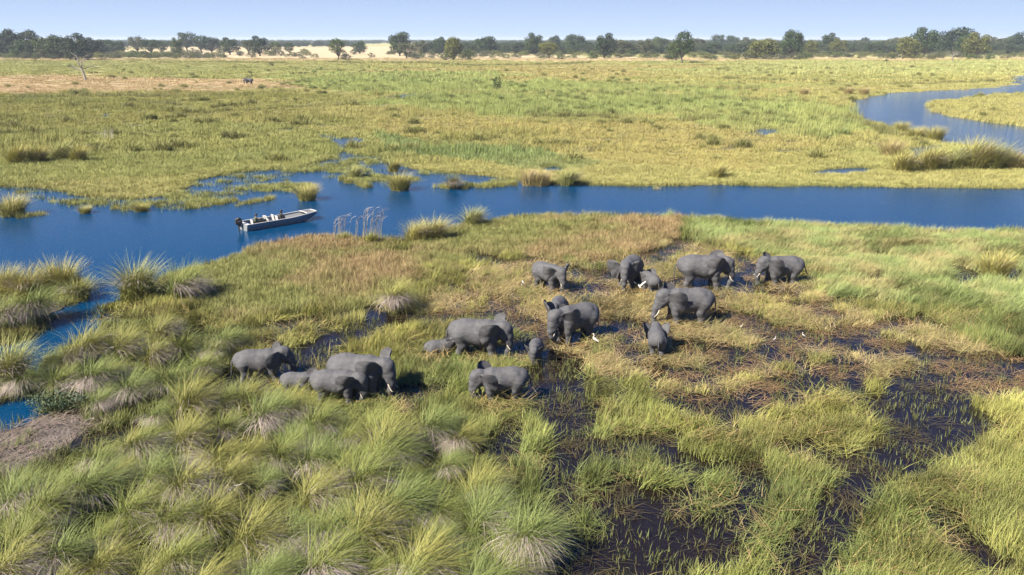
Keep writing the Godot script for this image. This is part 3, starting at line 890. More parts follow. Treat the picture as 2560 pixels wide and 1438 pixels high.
# ---------------------------------------------------------------- sedge tussocks
# green blades arch down wind; old grey blades hang as a curtain on the lee side
func tussock_meshes(green: int, grey: int, reach: float, arch: float, dome := 0.18) -> Array:
	var g := Geo.new()
	for k in green:
		var a := rng.randfn(0.0, 0.95)
		var b := vary(0, TAU)
		var r := lerpf(0.42, 0.75, dome) * sqrt(chance())
		var dir := Vector3(cos(a), 0, sin(a))
		var open_lean := absf(rng.randfn(0.20, 0.24))
		if chance() < dome:
			dir = Vector3(cos(b), 0, sin(b)) + Vector3(0.25, 0, 0)
			dir = dir.normalized()
			open_lean = absf(rng.randfn(0.0, 0.34))
		var shade := vary(0.45, 1.35)
		var col := Color(shade * vary(0.85, 1.15), shade, shade * vary(0.7, 1.1))
		if chance() < 0.24:
			col = Color(2.1, 1.75, 2.3) * vary(0.7, 1.25)
		g.blade(Vector3(cos(b) * r, 0, sin(b) * r), dir, open_lean, vary(0.6, 1.35) * arch, reach * vary(0.6, 1.1), 0.021 * vary(0.7, 1.3), col, 6, vary(-0.8, 0.8))
	var h := Geo.new()
	var side := vary(0.0, 1.2)
	for k in grey:
		var a := side + rng.randfn(0.0, 0.5)
		var b := vary(0, TAU)
		var r := 0.35 * sqrt(chance())
		var shade := vary(0.6, 1.3)
		h.blade(Vector3(cos(b) * r, 0.0, sin(b) * r), Vector3(cos(a), 0, sin(a)), vary(0.05, 0.38), vary(1.2, 1.75) * arch, reach * vary(0.75, 1.08), 0.02 * vary(0.7, 1.3), Color(shade, shade * vary(0.92, 1.0), shade * vary(0.85, 1.05)), 5, vary(-0.6, 0.6))
	return [g.mesh(), h.mesh()]


var tussock_kinds := {}
func make_tussocks() -> void:
	var green := [leaf_mat(Color(0.235, 0.275, 0.078), 0.35), leaf_mat(Color(0.29, 0.295, 0.09), 0.35), leaf_mat(Color(0.215, 0.27, 0.088), 0.35), leaf_mat(Color(0.50, 0.41, 0.20), 0.45), leaf_mat(Color(0.48, 0.45, 0.16), 0.45), leaf_mat(Color(0.41, 0.43, 0.165), 0.45)]
	var grey := leaf_mat(Color(0.52, 0.455, 0.44), 0.3)
	for set_ in [["arching", 1050, 150, 2.35, 1.5, 7], ["grey", 850, 320, 2.25, 1.5, 6], ["upright", 900, 60, 1.6, 0.95, 3], ["straw", 620, 60, 1.6, 0.55, 2], ["bank", 800, 110, 1.9, 1.15, 4]]:
		tussock_kinds[set_[0]] = []
		for k in set_[5]:
			var m := tussock_meshes(set_[1], set_[2], set_[3], set_[4], {"upright": 0.75, "straw": 0.7, "bank": 0.35}.get(set_[0], 0.04))
			var o := Node3D.new()
			o.set_meta("called", "sedge_tussock")
			part("green_blades", m[0], o, {"straw": green[3], "upright": green[4], "bank": green[4 + k % 2]}.get(set_[0], green[k % 3]))
			part("dry_blades", m[1], o, grey)
			tussock_kinds[set_[0]].append(o)


func tussock(kind: String, at: Vector2, size: float, label: String, group := "", turn := 0.0) -> void:
	var list: Array = tussock_kinds[kind]
	var o := copy(list[rng.randi() % list.size()], Vector3(at.x, 0.02, at.y), rng.randfn(turn, 0.45), Vector3(size, size * vary(0.85, 1.1), size))
	o.remove_meta("called")
	tag(o, label, "tussock", group)


func build_tussocks() -> void:
	make_tussocks()
	var bank := "sedge tussocks along the river banks"
	for t in [
		["upright", Vector2(-22.6, -86.4), 1.15, "round yellow green tussock standing alone in the river beside the boat's bow"],
		["bank", Vector2(-20.1, -100.6), 0.95, "dark green tussock in the blue shallows, first one right of the boat's tussock"],
		["bank", Vector2(-15.9, -106.0), 1.0, "green tussock with a drooping grey curtain behind the pale round tussock"],
		["upright", Vector2(-13.2, -92.5), 1.35, "large pale round tussock at the river edge with its reflection below"],
		["grey", Vector2(-7.2, -93.5), 0.95, "tussock with a grey purple curtain at the end of a low grass spit"],
		["straw", Vector2(2.2, -95.6), 1.35, "tall straw coloured upright tussock on the far river edge"],
		["straw", Vector2(3.5, -95.4), 1.3, "tall straw coloured tussock pressed against its taller straw neighbour"],
		["bank", Vector2(6.7, -95.6), 1.35, "green tussock leaning over the river just past the two straw tussocks"],
		["upright", Vector2(-50.2, -78.3), 1.35, "tussock in the river by the picture's left edge, yellow with dark foot"],
		["upright", Vector2(-43.5, -79.5), 0.6, "small dry tussock alone in the river, second from the left edge"],
		["upright", Vector2(-38.2, -80.3), 0.65, "small yellow green tussock in the river, third from the left edge"],
		["bank", Vector2(25.9, -100.3), 1.1, "arching tussock on the far bank near the middle of the straight reach"],
		["straw", Vector2(38.8, -133.5), 0.9, "pale straw tussock alone in the meadow above the straight reach"],
		["straw", Vector2(57.2, -120.3), 1.7, "tall straw tussock with feathery tops beside the small blue backwater"],
		["upright", Vector2(74.2, -153.7), 1.4, "green tussock at the water's edge where the river bend narrows"],
		["upright", Vector2(72.3, -143.5), 1.5, "broad green tussock in front of the open river bend"],
		["upright", Vector2(73.7, -140.0), 1.5, "last green tussock of the row before the open river bend"],
		["bank", Vector2(51.6, -105.3), 1.80, "yellow green tussock in front of the tall straw tussock by the backwater"],
		["bank", Vector2(55.7, -106.6), 2.10, "big arching tussock at the head of the row beside the backwater"],
		["bank", Vector2(59.7, -108.0), 2.22, "big arching tussock, second in the row beside the backwater"],
		["bank", Vector2(62.7, -108.0), 2.28, "big arching tussock, third in the row beside the backwater"],
		["bank", Vector2(65.4, -108.0), 2.04, "big arching tussock, fourth in the row beside the backwater"],
		["straw", Vector2(68.1, -108.0), 1.80, "straw coloured tussock at the right end of the backwater row"],
		["straw", Vector2(107.7, -261.3), 1.6, "plumed straw reed tussock on the point of the far river bend"],
		["straw", Vector2(111.2, -257.5), 1.7, "plumed straw reed tussock with a dark foot beside the far river bend"],
		["straw", Vector2(92.2, -257.5), 1.5, "plumed straw tussock with a bright green foot on the plain"],
		["upright", Vector2(36.20, -57.17), 1.15, "pale upright tussock alone in the bright green meadow at the right"],
		["grey", Vector2(-7.74, -49.25), 1.0, "low straw topped tussock in the rust meadow above the biggest left cow elephant"],
		["bank", Vector2(-69.7, -111.6), 1.6, "grey arching tussock nearest the left edge on the far bank"],
		["bank", Vector2(-67.6, -113.1), 1.6, "grey arching tussock with a dark foot on the far left bank"],
		["bank", Vector2(-66.0, -116.2), 1.5, "grey green tussock in the middle of the far left clump"],
		["bank", Vector2(-62.1, -113.8), 1.4, "low grey tussock at the front of the far left clump"],
		["bank", Vector2(-66.2, -126.6), 1.2, "dark green tussock at the back of the far left clump"],
		["bank", Vector2(-25.71, -51.86), 1.45, "broad arching tussock on the point between river and side channel"],
		["grey", Vector2(-22.52, -51.25), 1.3, "arching tussock with pale dry tips beside the rust meadow"],
		["bank", Vector2(-7.1, -68.3), 1.3, "bright yellow green tussock at the river edge right of the plumes"],
		["bank", Vector2(-8.4, -67.5), 1.1, "smaller bright tussock beside the plume grass at the river edge"],
		["bank", Vector2(-3.8, -73.7), 1.1, "yellow green tussock where the near bank bends toward the river"],
		["upright", Vector2(-31.90, -53.40), 1.35, "tall bright tussock on the right end of the channel island"],
		["bank", Vector2(-29.69, -51.60), 0.95, "dark tussock overhanging the water at the tip of the channel island"],
		["bank", Vector2(-33.11, -51.60), 1.2, "green tussock in the middle of the channel island"],
		["bank", Vector2(-35.05, -52.31), 1.1, "green tussock on the channel island cut by the left edge"],
		["grey", Vector2(-30.07, -47.02), 1.25, "pale grey draped tussock low on the front of the channel island"],
		["grey", Vector2(-31.08, -45.58), 1.2, "white tipped grey tussock at the front left of the channel island"],
		["bank", Vector2(-25.76, -37.37), 1.25, "dark green tussock on the lower island by the left edge"],
		["grey", Vector2(-24.48, -36.41), 0.8, "small dark tussock at the tip of the lower island"],
	]:
		tussock(t[0], t[1], t[2] * 1.15, t[3], bank)
	var many := "arching sedge tussocks crowding the near left marsh"
	var where := [
		["beside the side channel", PackedVector2Array([Vector2(-24.51, -38.63), Vector2(-23.77, -39.43), Vector2(-22.67, -36.41), Vector2(-20.96, -36.41), Vector2(-23.48, -40.54)])],
		["on the rise above the leafy bush", PackedVector2Array([Vector2(-21.61, -40.54), Vector2(-19.37, -39.70), Vector2(-18.64, -35.49), Vector2(-20.64, -37.61), Vector2(-17.25, -36.41), Vector2(-19.67, -34.39)])],
		["behind the near left marsh by the dark pool", PackedVector2Array([Vector2(-18.30, -40.82), Vector2(-16.54, -40.54), Vector2(-16.38, -42.00), Vector2(-20.55, -43.24), Vector2(-16.29, -38.12)])],
		["left of the lone walking elephant, over its wake", PackedVector2Array([Vector2(-15.06, -33.36), Vector2(-16.30, -32.76), Vector2(-13.53, -33.76), Vector2(-16.41, -34.82)])],
		["in front of the lone walking elephant", PackedVector2Array([Vector2(-12.59, -33.76), Vector2(-11.18, -32.18), Vector2(-12.73, -31.44), Vector2(-10.31, -32.96)])],
		["in front of the cow with the two young", PackedVector2Array([Vector2(-8.66, -31.44), Vector2(-7.24, -30.55), Vector2(-6.19, -31.44), Vector2(-9.35, -30.03), Vector2(-5.36, -29.54)])],
		["at the foot of the mud bank", PackedVector2Array([Vector2(-16.94, -28.89), Vector2(-16.24, -29.87), Vector2(-16.10, -26.27), Vector2(-17.61, -26.81)])],
		["in the middle of the near left marsh", PackedVector2Array([Vector2(-14.01, -30.20), Vector2(-12.17, -28.89), Vector2(-10.96, -29.21), Vector2(-15.73, -29.87), Vector2(-9.54, -28.89), Vector2(-11.22, -27.10), Vector2(-9.73, -26.81)])],
		["above the dark hollow in the near marsh", PackedVector2Array([Vector2(-8.15, -28.58), Vector2(-6.88, -27.97), Vector2(-5.87, -26.81), Vector2(-7.53, -26.00)])],
		["on the right side of the near left marsh", PackedVector2Array([Vector2(-4.40, -27.38), Vector2(-5.26, -28.89), Vector2(-3.69, -31.26), Vector2(-2.33, -30.55), Vector2(-2.61, -28.58), Vector2(-3.46, -26.00)])],
		["below the dark hollow in the near marsh", PackedVector2Array([Vector2(-4.41, -25.22), Vector2(-2.77, -24.97), Vector2(-5.24, -23.33), Vector2(-6.44, -23.78)])],
		["beside the trodden trail at the marsh's edge", PackedVector2Array([Vector2(-1.38, -26.54), Vector2(-0.35, -23.56), Vector2(-1.15, -24.49), Vector2(0.41, -23.11)])],
		["low in the left part of the near marsh", PackedVector2Array([Vector2(-14.03, -27.10), Vector2(-15.55, -27.67), Vector2(-13.84, -24.97), Vector2(-12.45, -26.27), Vector2(-12.09, -24.25), Vector2(-14.30, -23.56), Vector2(-10.81, -24.25)])],
		["along the bottom edge at the left", PackedVector2Array([Vector2(-16.68, -23.11), Vector2(-14.99, -22.27), Vector2(-13.36, -21.66), Vector2(-18.52, -25.74), Vector2(-16.90, -24.73), Vector2(-16.23, -21.47), Vector2(-11.68, -21.09), Vector2(-14.40, -20.72)])],
		["along the bottom edge toward the middle", PackedVector2Array([Vector2(-9.09, -23.33), Vector2(-7.72, -23.33), Vector2(-7.79, -21.66), Vector2(-9.48, -22.06), Vector2(-11.06, -22.06), Vector2(-6.27, -21.86), Vector2(-8.14, -20.72), Vector2(-9.82, -20.53)])],
		["along the bottom edge beside the trail", PackedVector2Array([Vector2(-3.86, -23.33), Vector2(-2.60, -23.11), Vector2(-1.70, -21.86), Vector2(-3.11, -21.66), Vector2(-4.67, -21.66), Vector2(-0.39, -21.66), Vector2(-3.48, -20.53), Vector2(-1.24, -20.53)])],
	]
	var looks := ["broad green", "grey draped", "tall yellow green", "low grey green", "leaning green", "ragged straw flecked", "small dense", "wide spreading"]
	for w in where:
		var n := 0
		for p in w[1]:
			tussock("grey" if n % 2 == 1 else "arching", p, vary(0.62, 1.15), "%s sedge tussock %s" % [looks[n % looks.size()], w[0]], many)
			n += 1


# feathery grass with tall white plumes
func plume(g: Geo, at: Vector3, dir: Vector3, length: float) -> void:
	var a := 0.15
	var p := at
	for k in 5:
		var along := dir * sin(a) + Vector3.UP * cos(a)
		var q := p + along * length / 5.0
		for s in 11:
			var b := vary(0, TAU)
			var out := (along * 1.5 + Vector3(cos(b), 0.2, sin(b)) * 0.22).normalized()
			var side := out.cross(Vector3.UP).normalized() * 0.022
			var st := p.lerp(q, chance())
			g.quad(st - side, st + side, st + out * 0.15 + side * 0.4, st + out * 0.15 - side * 0.4, Color.WHITE * vary(0.8, 1.1))
		p = q
		a += 0.28


func build_plumes() -> void:
	var stem_m := leaf_mat(Color(0.45, 0.38, 0.22), 0.3)
	var plume_m := leaf_mat(Color(0.75, 0.68, 0.68), 0.5)
	var tuft_m := leaf_mat(Color(0.38, 0.38, 0.09), 0.4)
	for s in [[Vector3(-12.3, 0, -66.6), 26, 1.5, 2.4, "plume grass with a fan of long white plumes rising before the river"], [Vector3(-14.9, 0, -67.5), 15, 1.1, 1.7, "shorter plume grass with pink white plumes left of the larger fan"]]:
		var o := tag(thing("plume_grass", s[0]), s[4], "plume grass", "plume grasses at the river edge")
		part("tuft", tussock_meshes(420, 70, 1.5 if s[1] > 20 else 1.1, 1.0)[0], o, tuft_m)
		for k in s[1]:
			var g := Geo.new()
			var b := vary(0, TAU)
			var foot := Vector3(cos(b) * s[2] * chance(), 0, sin(b) * 0.4 * chance())
			var dir := Vector3(1.0, 0, vary(-0.5, 0.5)).normalized()
			var tall: float = s[3] * vary(0.75, 1.15)
			var lean := vary(0.02, 0.22)
			var top := foot + (dir * sin(lean) + Vector3.UP * cos(lean)) * tall
			g.tube([foot, foot.lerp(top, 0.5) + dir * -0.03, top], [0.015, 0.013, 0.010], 3, Color.WHITE)
			var st := part("stem", g.mesh(), o, stem_m)
			var h := Geo.new()
			plume(h, top, dir, vary(0.6, 0.95))
			part("plume", h.mesh(), st, plume_m)
	for s in [[Vector3(-30.56, 0, -54.93), 1.3, "single white seed plume leaning over the water at the island tip"], [Vector3(-22.36, 0, -40.54), 1.2, "single white seed plume, upper of two standing above the leafy bush"], [Vector3(-21.47, 0, -38.90), 1.1, "single white seed plume, lower of two standing above the leafy bush"], [Vector3(-10.28, 0, -25.22), 1.2, "single white seed plume in the middle of the near sedges"], [Vector3(-18.73, 0, -31.26), 0.8, "single pale seed plume beside the grey mud bank"]]:
		var o := tag(thing("seed_plume", s[0]), s[2], "seed plume", "lone seed plumes")
		var g := Geo.new()
		g.tube([Vector3.ZERO, Vector3(0.05, s[1], 0)], [0.009, 0.007], 4, Color.WHITE)
		part("stem", g.mesh(), o, stem_m)
		g = Geo.new()
		for k in 2:
			plume(g, Vector3(0.05, s[1], 0), Vector3(1, 0, -0.3).normalized(), 0.5)
		part("plume", g.mesh(), o, plume_m)
	# a stand of dry reeds with pale tops far over the river
	var o := tag(thing("dry_reeds", Vector3(-70.6, 0, -140.0)), "stand of pale dry reed stems alone in the far left meadow", "reeds")
	for k in 9:
		var g := Geo.new()
		var foot := Vector3(vary(-1.2, 1.6), 0, vary(-0.5, 0.5))
		var tall := vary(1.2, 2.2)
		g.tube([foot, foot + Vector3(0.1, tall, 0)], [0.03, 0.02], 3, Color.WHITE)
		plume(g, foot + Vector3(0.1, tall, 0), Vector3(1, 0, 0), 0.7)
		part("stem", g.mesh(), o, plume_m)


# ---------------------------------------------------------------- elephants (forward is +x; the right side is +z)
var hide: StandardMaterial3D
var ear_hide: StandardMaterial3D
var ivory: StandardMaterial3D
var dark_eye: StandardMaterial3D


func make_hide() -> void:
	hide = mat(1, 1, 1, 0.82)
	var blotch := NoiseTexture2D.new()
	blotch.width = 512; blotch.height = 512; blotch.seamless = true
	blotch.noise = noise(21, 0.012, 5)
	var ramp := Gradient.new()
	ramp.offsets = PackedFloat32Array([0.25, 0.5, 0.75])
	ramp.colors = PackedColorArray([Color(0.064, 0.068, 0.085).linear_to_srgb(), Color(0.082, 0.086, 0.103).linear_to_srgb(), Color(0.108, 0.110, 0.125).linear_to_srgb()])
	blotch.color_ramp = ramp
	hide.albedo_texture = blotch
	var folds := NoiseTexture2D.new()
	folds.width = 512; folds.height = 512; folds.seamless = true
	var cells := noise(22, 0.05, 2)
	cells.noise_type = FastNoiseLite.TYPE_CELLULAR
	cells.cellular_return_type = FastNoiseLite.RETURN_DISTANCE2_SUB
	folds.noise = cells
	hide.heightmap_enabled = true
	hide.heightmap_texture = folds
	hide.heightmap_scale = 2.2
	hide.uv1_triplanar = true
	hide.uv1_scale = Vector3(0.38, 0.75, 0.38)
	ear_hide = hide.duplicate()
	ear_hide.heightmap_scale = 1.2
	ivory = mat(0.60, 0.55, 0.46, 0.4)
	dark_eye = mat(0.01, 0.008, 0.006, 0.2)


func mirror(p: Vector3) -> Vector3:
	return Vector3(p.x, p.y, -p.z)


# head_yaw: positive turns the head to its right (+z); nod: positive lowers it; trunk: "down", "curl", "mouth", "reach"
func elephant(called: String, at: Vector3, turn: float, size: float, head_yaw: float, nod: float, trunk: String, ear_spread: Array, stride: float, tusk: float, tail_swing: float, age: float, label: String) -> Node3D:
	var o := thing(called, at, turn)
	o.scale = Vector3.ONE * size
	herd.append(Vector2(at.x, at.z))
	tag(o, label, "elephant", "elephants feeding in the marsh")
	var bones := [
		[Vector3(-1.24, 1.74, 0), Vector3(-0.75, 1.74, 0), 0.58, 0.69],
		[Vector3(-0.95, 1.97, 0), Vector3(-0.45, 1.92, 0), 0.45, 0.48],
		[Vector3(-0.75, 1.66, 0), Vector3(0.15, 1.60, 0), 0.71, 0.74],
		[Vector3(0.15, 1.60, 0), Vector3(0.78, 1.70, 0), 0.73, 0.57],
		[Vector3(-0.3, 1.92, 0), Vector3(0.55, 2.02, 0), 0.45, 0.44],
		[Vector3(0.55, 1.95, 0), Vector3(0.85, 1.92, 0), 0.48, 0.44],
		[Vector3(-0.9, 2.36, 0), Vector3(0.6, 2.36, 0), 0.05, 0.05],
	]
	for s in [-1.0, 1.0]:
		var f: float = stride * s
		for b in [
			[Vector3(0.60, 2.02, 0.36), Vector3(0.72, 1.35, 0.50), 0.20, 0.24],
			[Vector3(-0.90, 2.05, 0.36), Vector3(-1.02, 1.45, 0.44), 0.20, 0.30],
			[Vector3(0.72, 1.55, 0.34), Vector3(0.74, 1.02, 0.40), 0.40, 0.25],
			[Vector3(0.74, 1.02, 0.40), Vector3(0.74 + f * 0.22, 0.52, 0.38), 0.25, 0.185],
			[Vector3(0.74 + f * 0.22, 0.52, 0.38), Vector3(0.76 + f * 0.34, 0.1, 0.38), 0.185, 0.20],
			[Vector3(-1.05, 1.55, 0.34), Vector3(-0.86 - f * 0.1, 0.98, 0.38), 0.50, 0.28],
			[Vector3(-0.86 - f * 0.1, 0.98, 0.38), Vector3(-1.02 - f * 0.2, 0.5, 0.36), 0.28, 0.185],
			[Vector3(-1.02 - f * 0.2, 0.5, 0.36), Vector3(-0.96 - f * 0.3, 0.1, 0.36), 0.185, 0.195],
		]:
			bones.append([b[0] if s > 0 else mirror(b[0]), b[1] if s > 0 else mirror(b[1]), b[2], b[3]])
	# the head turns about the neck
	var neck := Vector3(1.0, 2.0, 0)
	var turned: Basis = Basis(Vector3.UP, -head_yaw) * Basis(Vector3(0, 0, 1), -nod)
	var big := lerpf(1.1, 1.24, age)   # the young have big heads
	var hd := func(x: float, y: float, z: float) -> Vector3: return neck + turned * (Vector3(x, y, z) * big)
	bones.append([Vector3(0.7, 1.92, 0), hd.call(0.26, 0.02, 0), 0.46, 0.36])
	for b in [
		[[0.30, 0.12, 0], [0.52, 0.14, 0], 0.37, 0.33],
		[[0.42, 0.28, 0.12], [0.56, 0.24, 0.10], 0.20, 0.18],
		[[0.42, 0.28, -0.12], [0.56, 0.24, -0.10], 0.20, 0.18],
		[[0.62, 0.10, 0], [0.76, -0.16, 0], 0.26, 0.24],
		[[0.35, -0.10, 0.20], [0.52, -0.22, 0.16], 0.20, 0.17],
		[[0.35, -0.10, -0.20], [0.52, -0.22, -0.16], 0.20, 0.17],
		[[0.62, -0.24, 0.14], [0.80, -0.44, 0.17], 0.15, 0.115],
		[[0.62, -0.24, -0.14], [0.80, -0.44, -0.17], 0.15, 0.115],
		[[0.38, -0.30, 0], [0.58, -0.52, 0], 0.20, 0.11],
		[[0.58, -0.02, 0.25], [0.66, 0.0, 0.235], 0.065, 0.05],
		[[0.58, -0.02, -0.25], [0.66, 0.0, -0.235], 0.065, 0.05],
	]:
		bones.append([hd.call(b[0][0], b[0][1], b[0][2]), hd.call(b[1][0], b[1][1], b[1][2]), b[2] * big, b[3] * big])
	var way: Array = {
		"down": [[0.76, -0.16], [0.92, -0.55], [0.97, -0.95], [0.95, -1.35], [0.99, -1.70], [1.10, -1.90]],
		"curl": [[0.76, -0.16], [0.96, -0.52], [1.04, -0.95], [1.02, -1.36], [0.88, -1.62], [0.64, -1.60], [0.60, -1.40]],
		"mouth": [[0.76, -0.16], [0.95, -0.48], [1.0, -0.82], [0.88, -1.05], [0.68, -0.98], [0.56, -0.76]],
		"reach": [[0.76, -0.16], [1.0, -0.5], [1.16, -0.88], [1.26, -1.25], [1.38, -1.58], [1.55, -1.78]],
	}[trunk]
	var thick := [0.235, 0.19, 0.155, 0.13, 0.105, 0.085, 0.075]
	for k in way.size() - 1:
		bones.append([hd.call(way[k][0], way[k][1], 0), hd.call(way[k + 1][0], way[k + 1][1], 0), thick[k] * big, thick[k + 1] * big])
	var g := Geo.new()
	g.skin(bones, 0.13, 0.058, Color.WHITE)
	part("body", g.mesh(), o, hide)
	# ears: broad fans hung from the side of the head, with ripples toward the rear edge
	var outline := [[0.02, 0.22], [0.22, 0.42], [0.55, 0.47], [0.85, 0.32], [0.97, 0.02], [0.90, -0.32], [0.74, -0.60], [0.54, -0.84], [0.38, -0.92], [0.24, -0.74], [0.10, -0.42], [0.0, -0.12]]
	var scale_ear := lerpf(1.12, 0.92, age)
	for s in [-1.0, 1.0]:
		var spread_: float = ear_spread[0 if s < 0 else 1]
		var back := Vector3(-cos(spread_), -0.08, sin(spread_) * s)
		var up := Vector3(0.05, 1.0, 0.22 * s).normalized()
		var out := Vector3(sin(spread_), 0.0, cos(spread_) * s)
		g = Geo.new()
		var rows := 9
		var cols := 34
		for layer in [1.0, -1.0]:
			var first := g.v.size()
			for r in rows + 1:
				for q in cols + 1:
					var t := float(q) / cols * (outline.size() - 1)
					var k := mini(int(t), outline.size() - 2)
					var e := Vector2(outline[k][0], outline[k][1]).cubic_interpolate(Vector2(outline[k + 1][0], outline[k + 1][1]), Vector2(outline[maxi(k - 1, 0)][0], outline[maxi(k - 1, 0)][1]), Vector2(outline[mini(k + 2, outline.size() - 1)][0], outline[mini(k + 2, outline.size() - 1)][1]), t - k)
					var u := float(r) / rows
					var hinge := Vector2(0.0, lerpf(0.24, -0.14, float(q) / cols))
					var p := hinge.lerp(e, u)
					var rip := 0.055 * sin(float(q) * 1.05) * u * u * smoothstep(0.25, 0.6, float(q) / cols) + 0.06 * sin(u * PI) + lerpf(0.40, 0.12, clampf(spread_, 0.0, 1.0)) * smoothstep(0.0, 0.5, p.x) - 0.10 * smoothstep(0.6, 1.0, p.x)
					g.vert(hd.call(0.30, 0.02, 0.335 * s) + turned * ((back * p.x + up * p.y + out * (rip + layer * 0.014 * (1.0 - 0.6 * u))) * scale_ear * big), Vector3.ZERO, Color.WHITE)
			for r in rows:
				for q in cols:
					var a := first + r * (cols + 1) + q
					for tri_ in [[a, a + 1, a + cols + 2], [a, a + cols + 2, a + cols + 1]]:
						var nn := (g.v[tri_[2]] - g.v[tri_[0]]).cross(g.v[tri_[1]] - g.v[tri_[0]])
						if nn.dot(turned * out) * layer < 0.0:
							tri_ = [tri_[0], tri_[2], tri_[1]]
							nn = -nn
						for vv in tri_:
							g.n[vv] += nn
						g.i.append_array(PackedInt32Array(tri_))
		for k in g.n.size():
			g.n[k] = g.n[k].normalized()
		part("ear", g.mesh(), o, ear_hide)
		var eye := Geo.new()
		eye.blob(hd.call(0.635, -0.035, 0.275 * s), Vector3.ONE * 0.03 * big, Basis(), Color.WHITE, 5, 6)
		part("eye", eye.mesh(), o, dark_eye)
		if tusk > 0.0:
			var tg := Geo.new()
			var pts := []
			var rad := []
			for k in 6:
				var t := k / 5.0
				pts.append(hd.call(0.78 + 0.42 * tusk * t * (0.55 + 0.45 * t), -0.42 - tusk * (0.62 * t - 0.22 * t * t), (0.17 + 0.10 * t * tusk) * s))
				rad.append(lerpf(0.05, 0.014, t))
			tg.tube(pts, rad, 8, Color.WHITE)
			part("tusk", tg.mesh(), o, ivory)
	g = Geo.new()
	var tip := Vector3(-1.92 - 0.25 * absf(tail_swing), 0.78, tail_swing * 0.45)
	g.tube([Vector3(-1.68, 1.92, 0), Vector3(-1.86, 1.68, 0.02), Vector3(-1.92, 1.25, tail_swing * 0.2), tip], [0.075, 0.055, 0.035, 0.025], 7, Color.WHITE)
	var tail := part("tail", g.mesh(), o, hide)
	g = Geo.new()
	for k in 10:
		g.blade(tip + Vector3(0, 0.06, 0), Vector3(cos(k), 0, sin(k)), 2.7, 0.35, 0.3, 0.025, Color(0.03, 0.028, 0.028), 2, 0.0)
	part("tail_tuft", g.mesh(), tail, leaf_mat(Color.WHITE, 0.0))
	return o


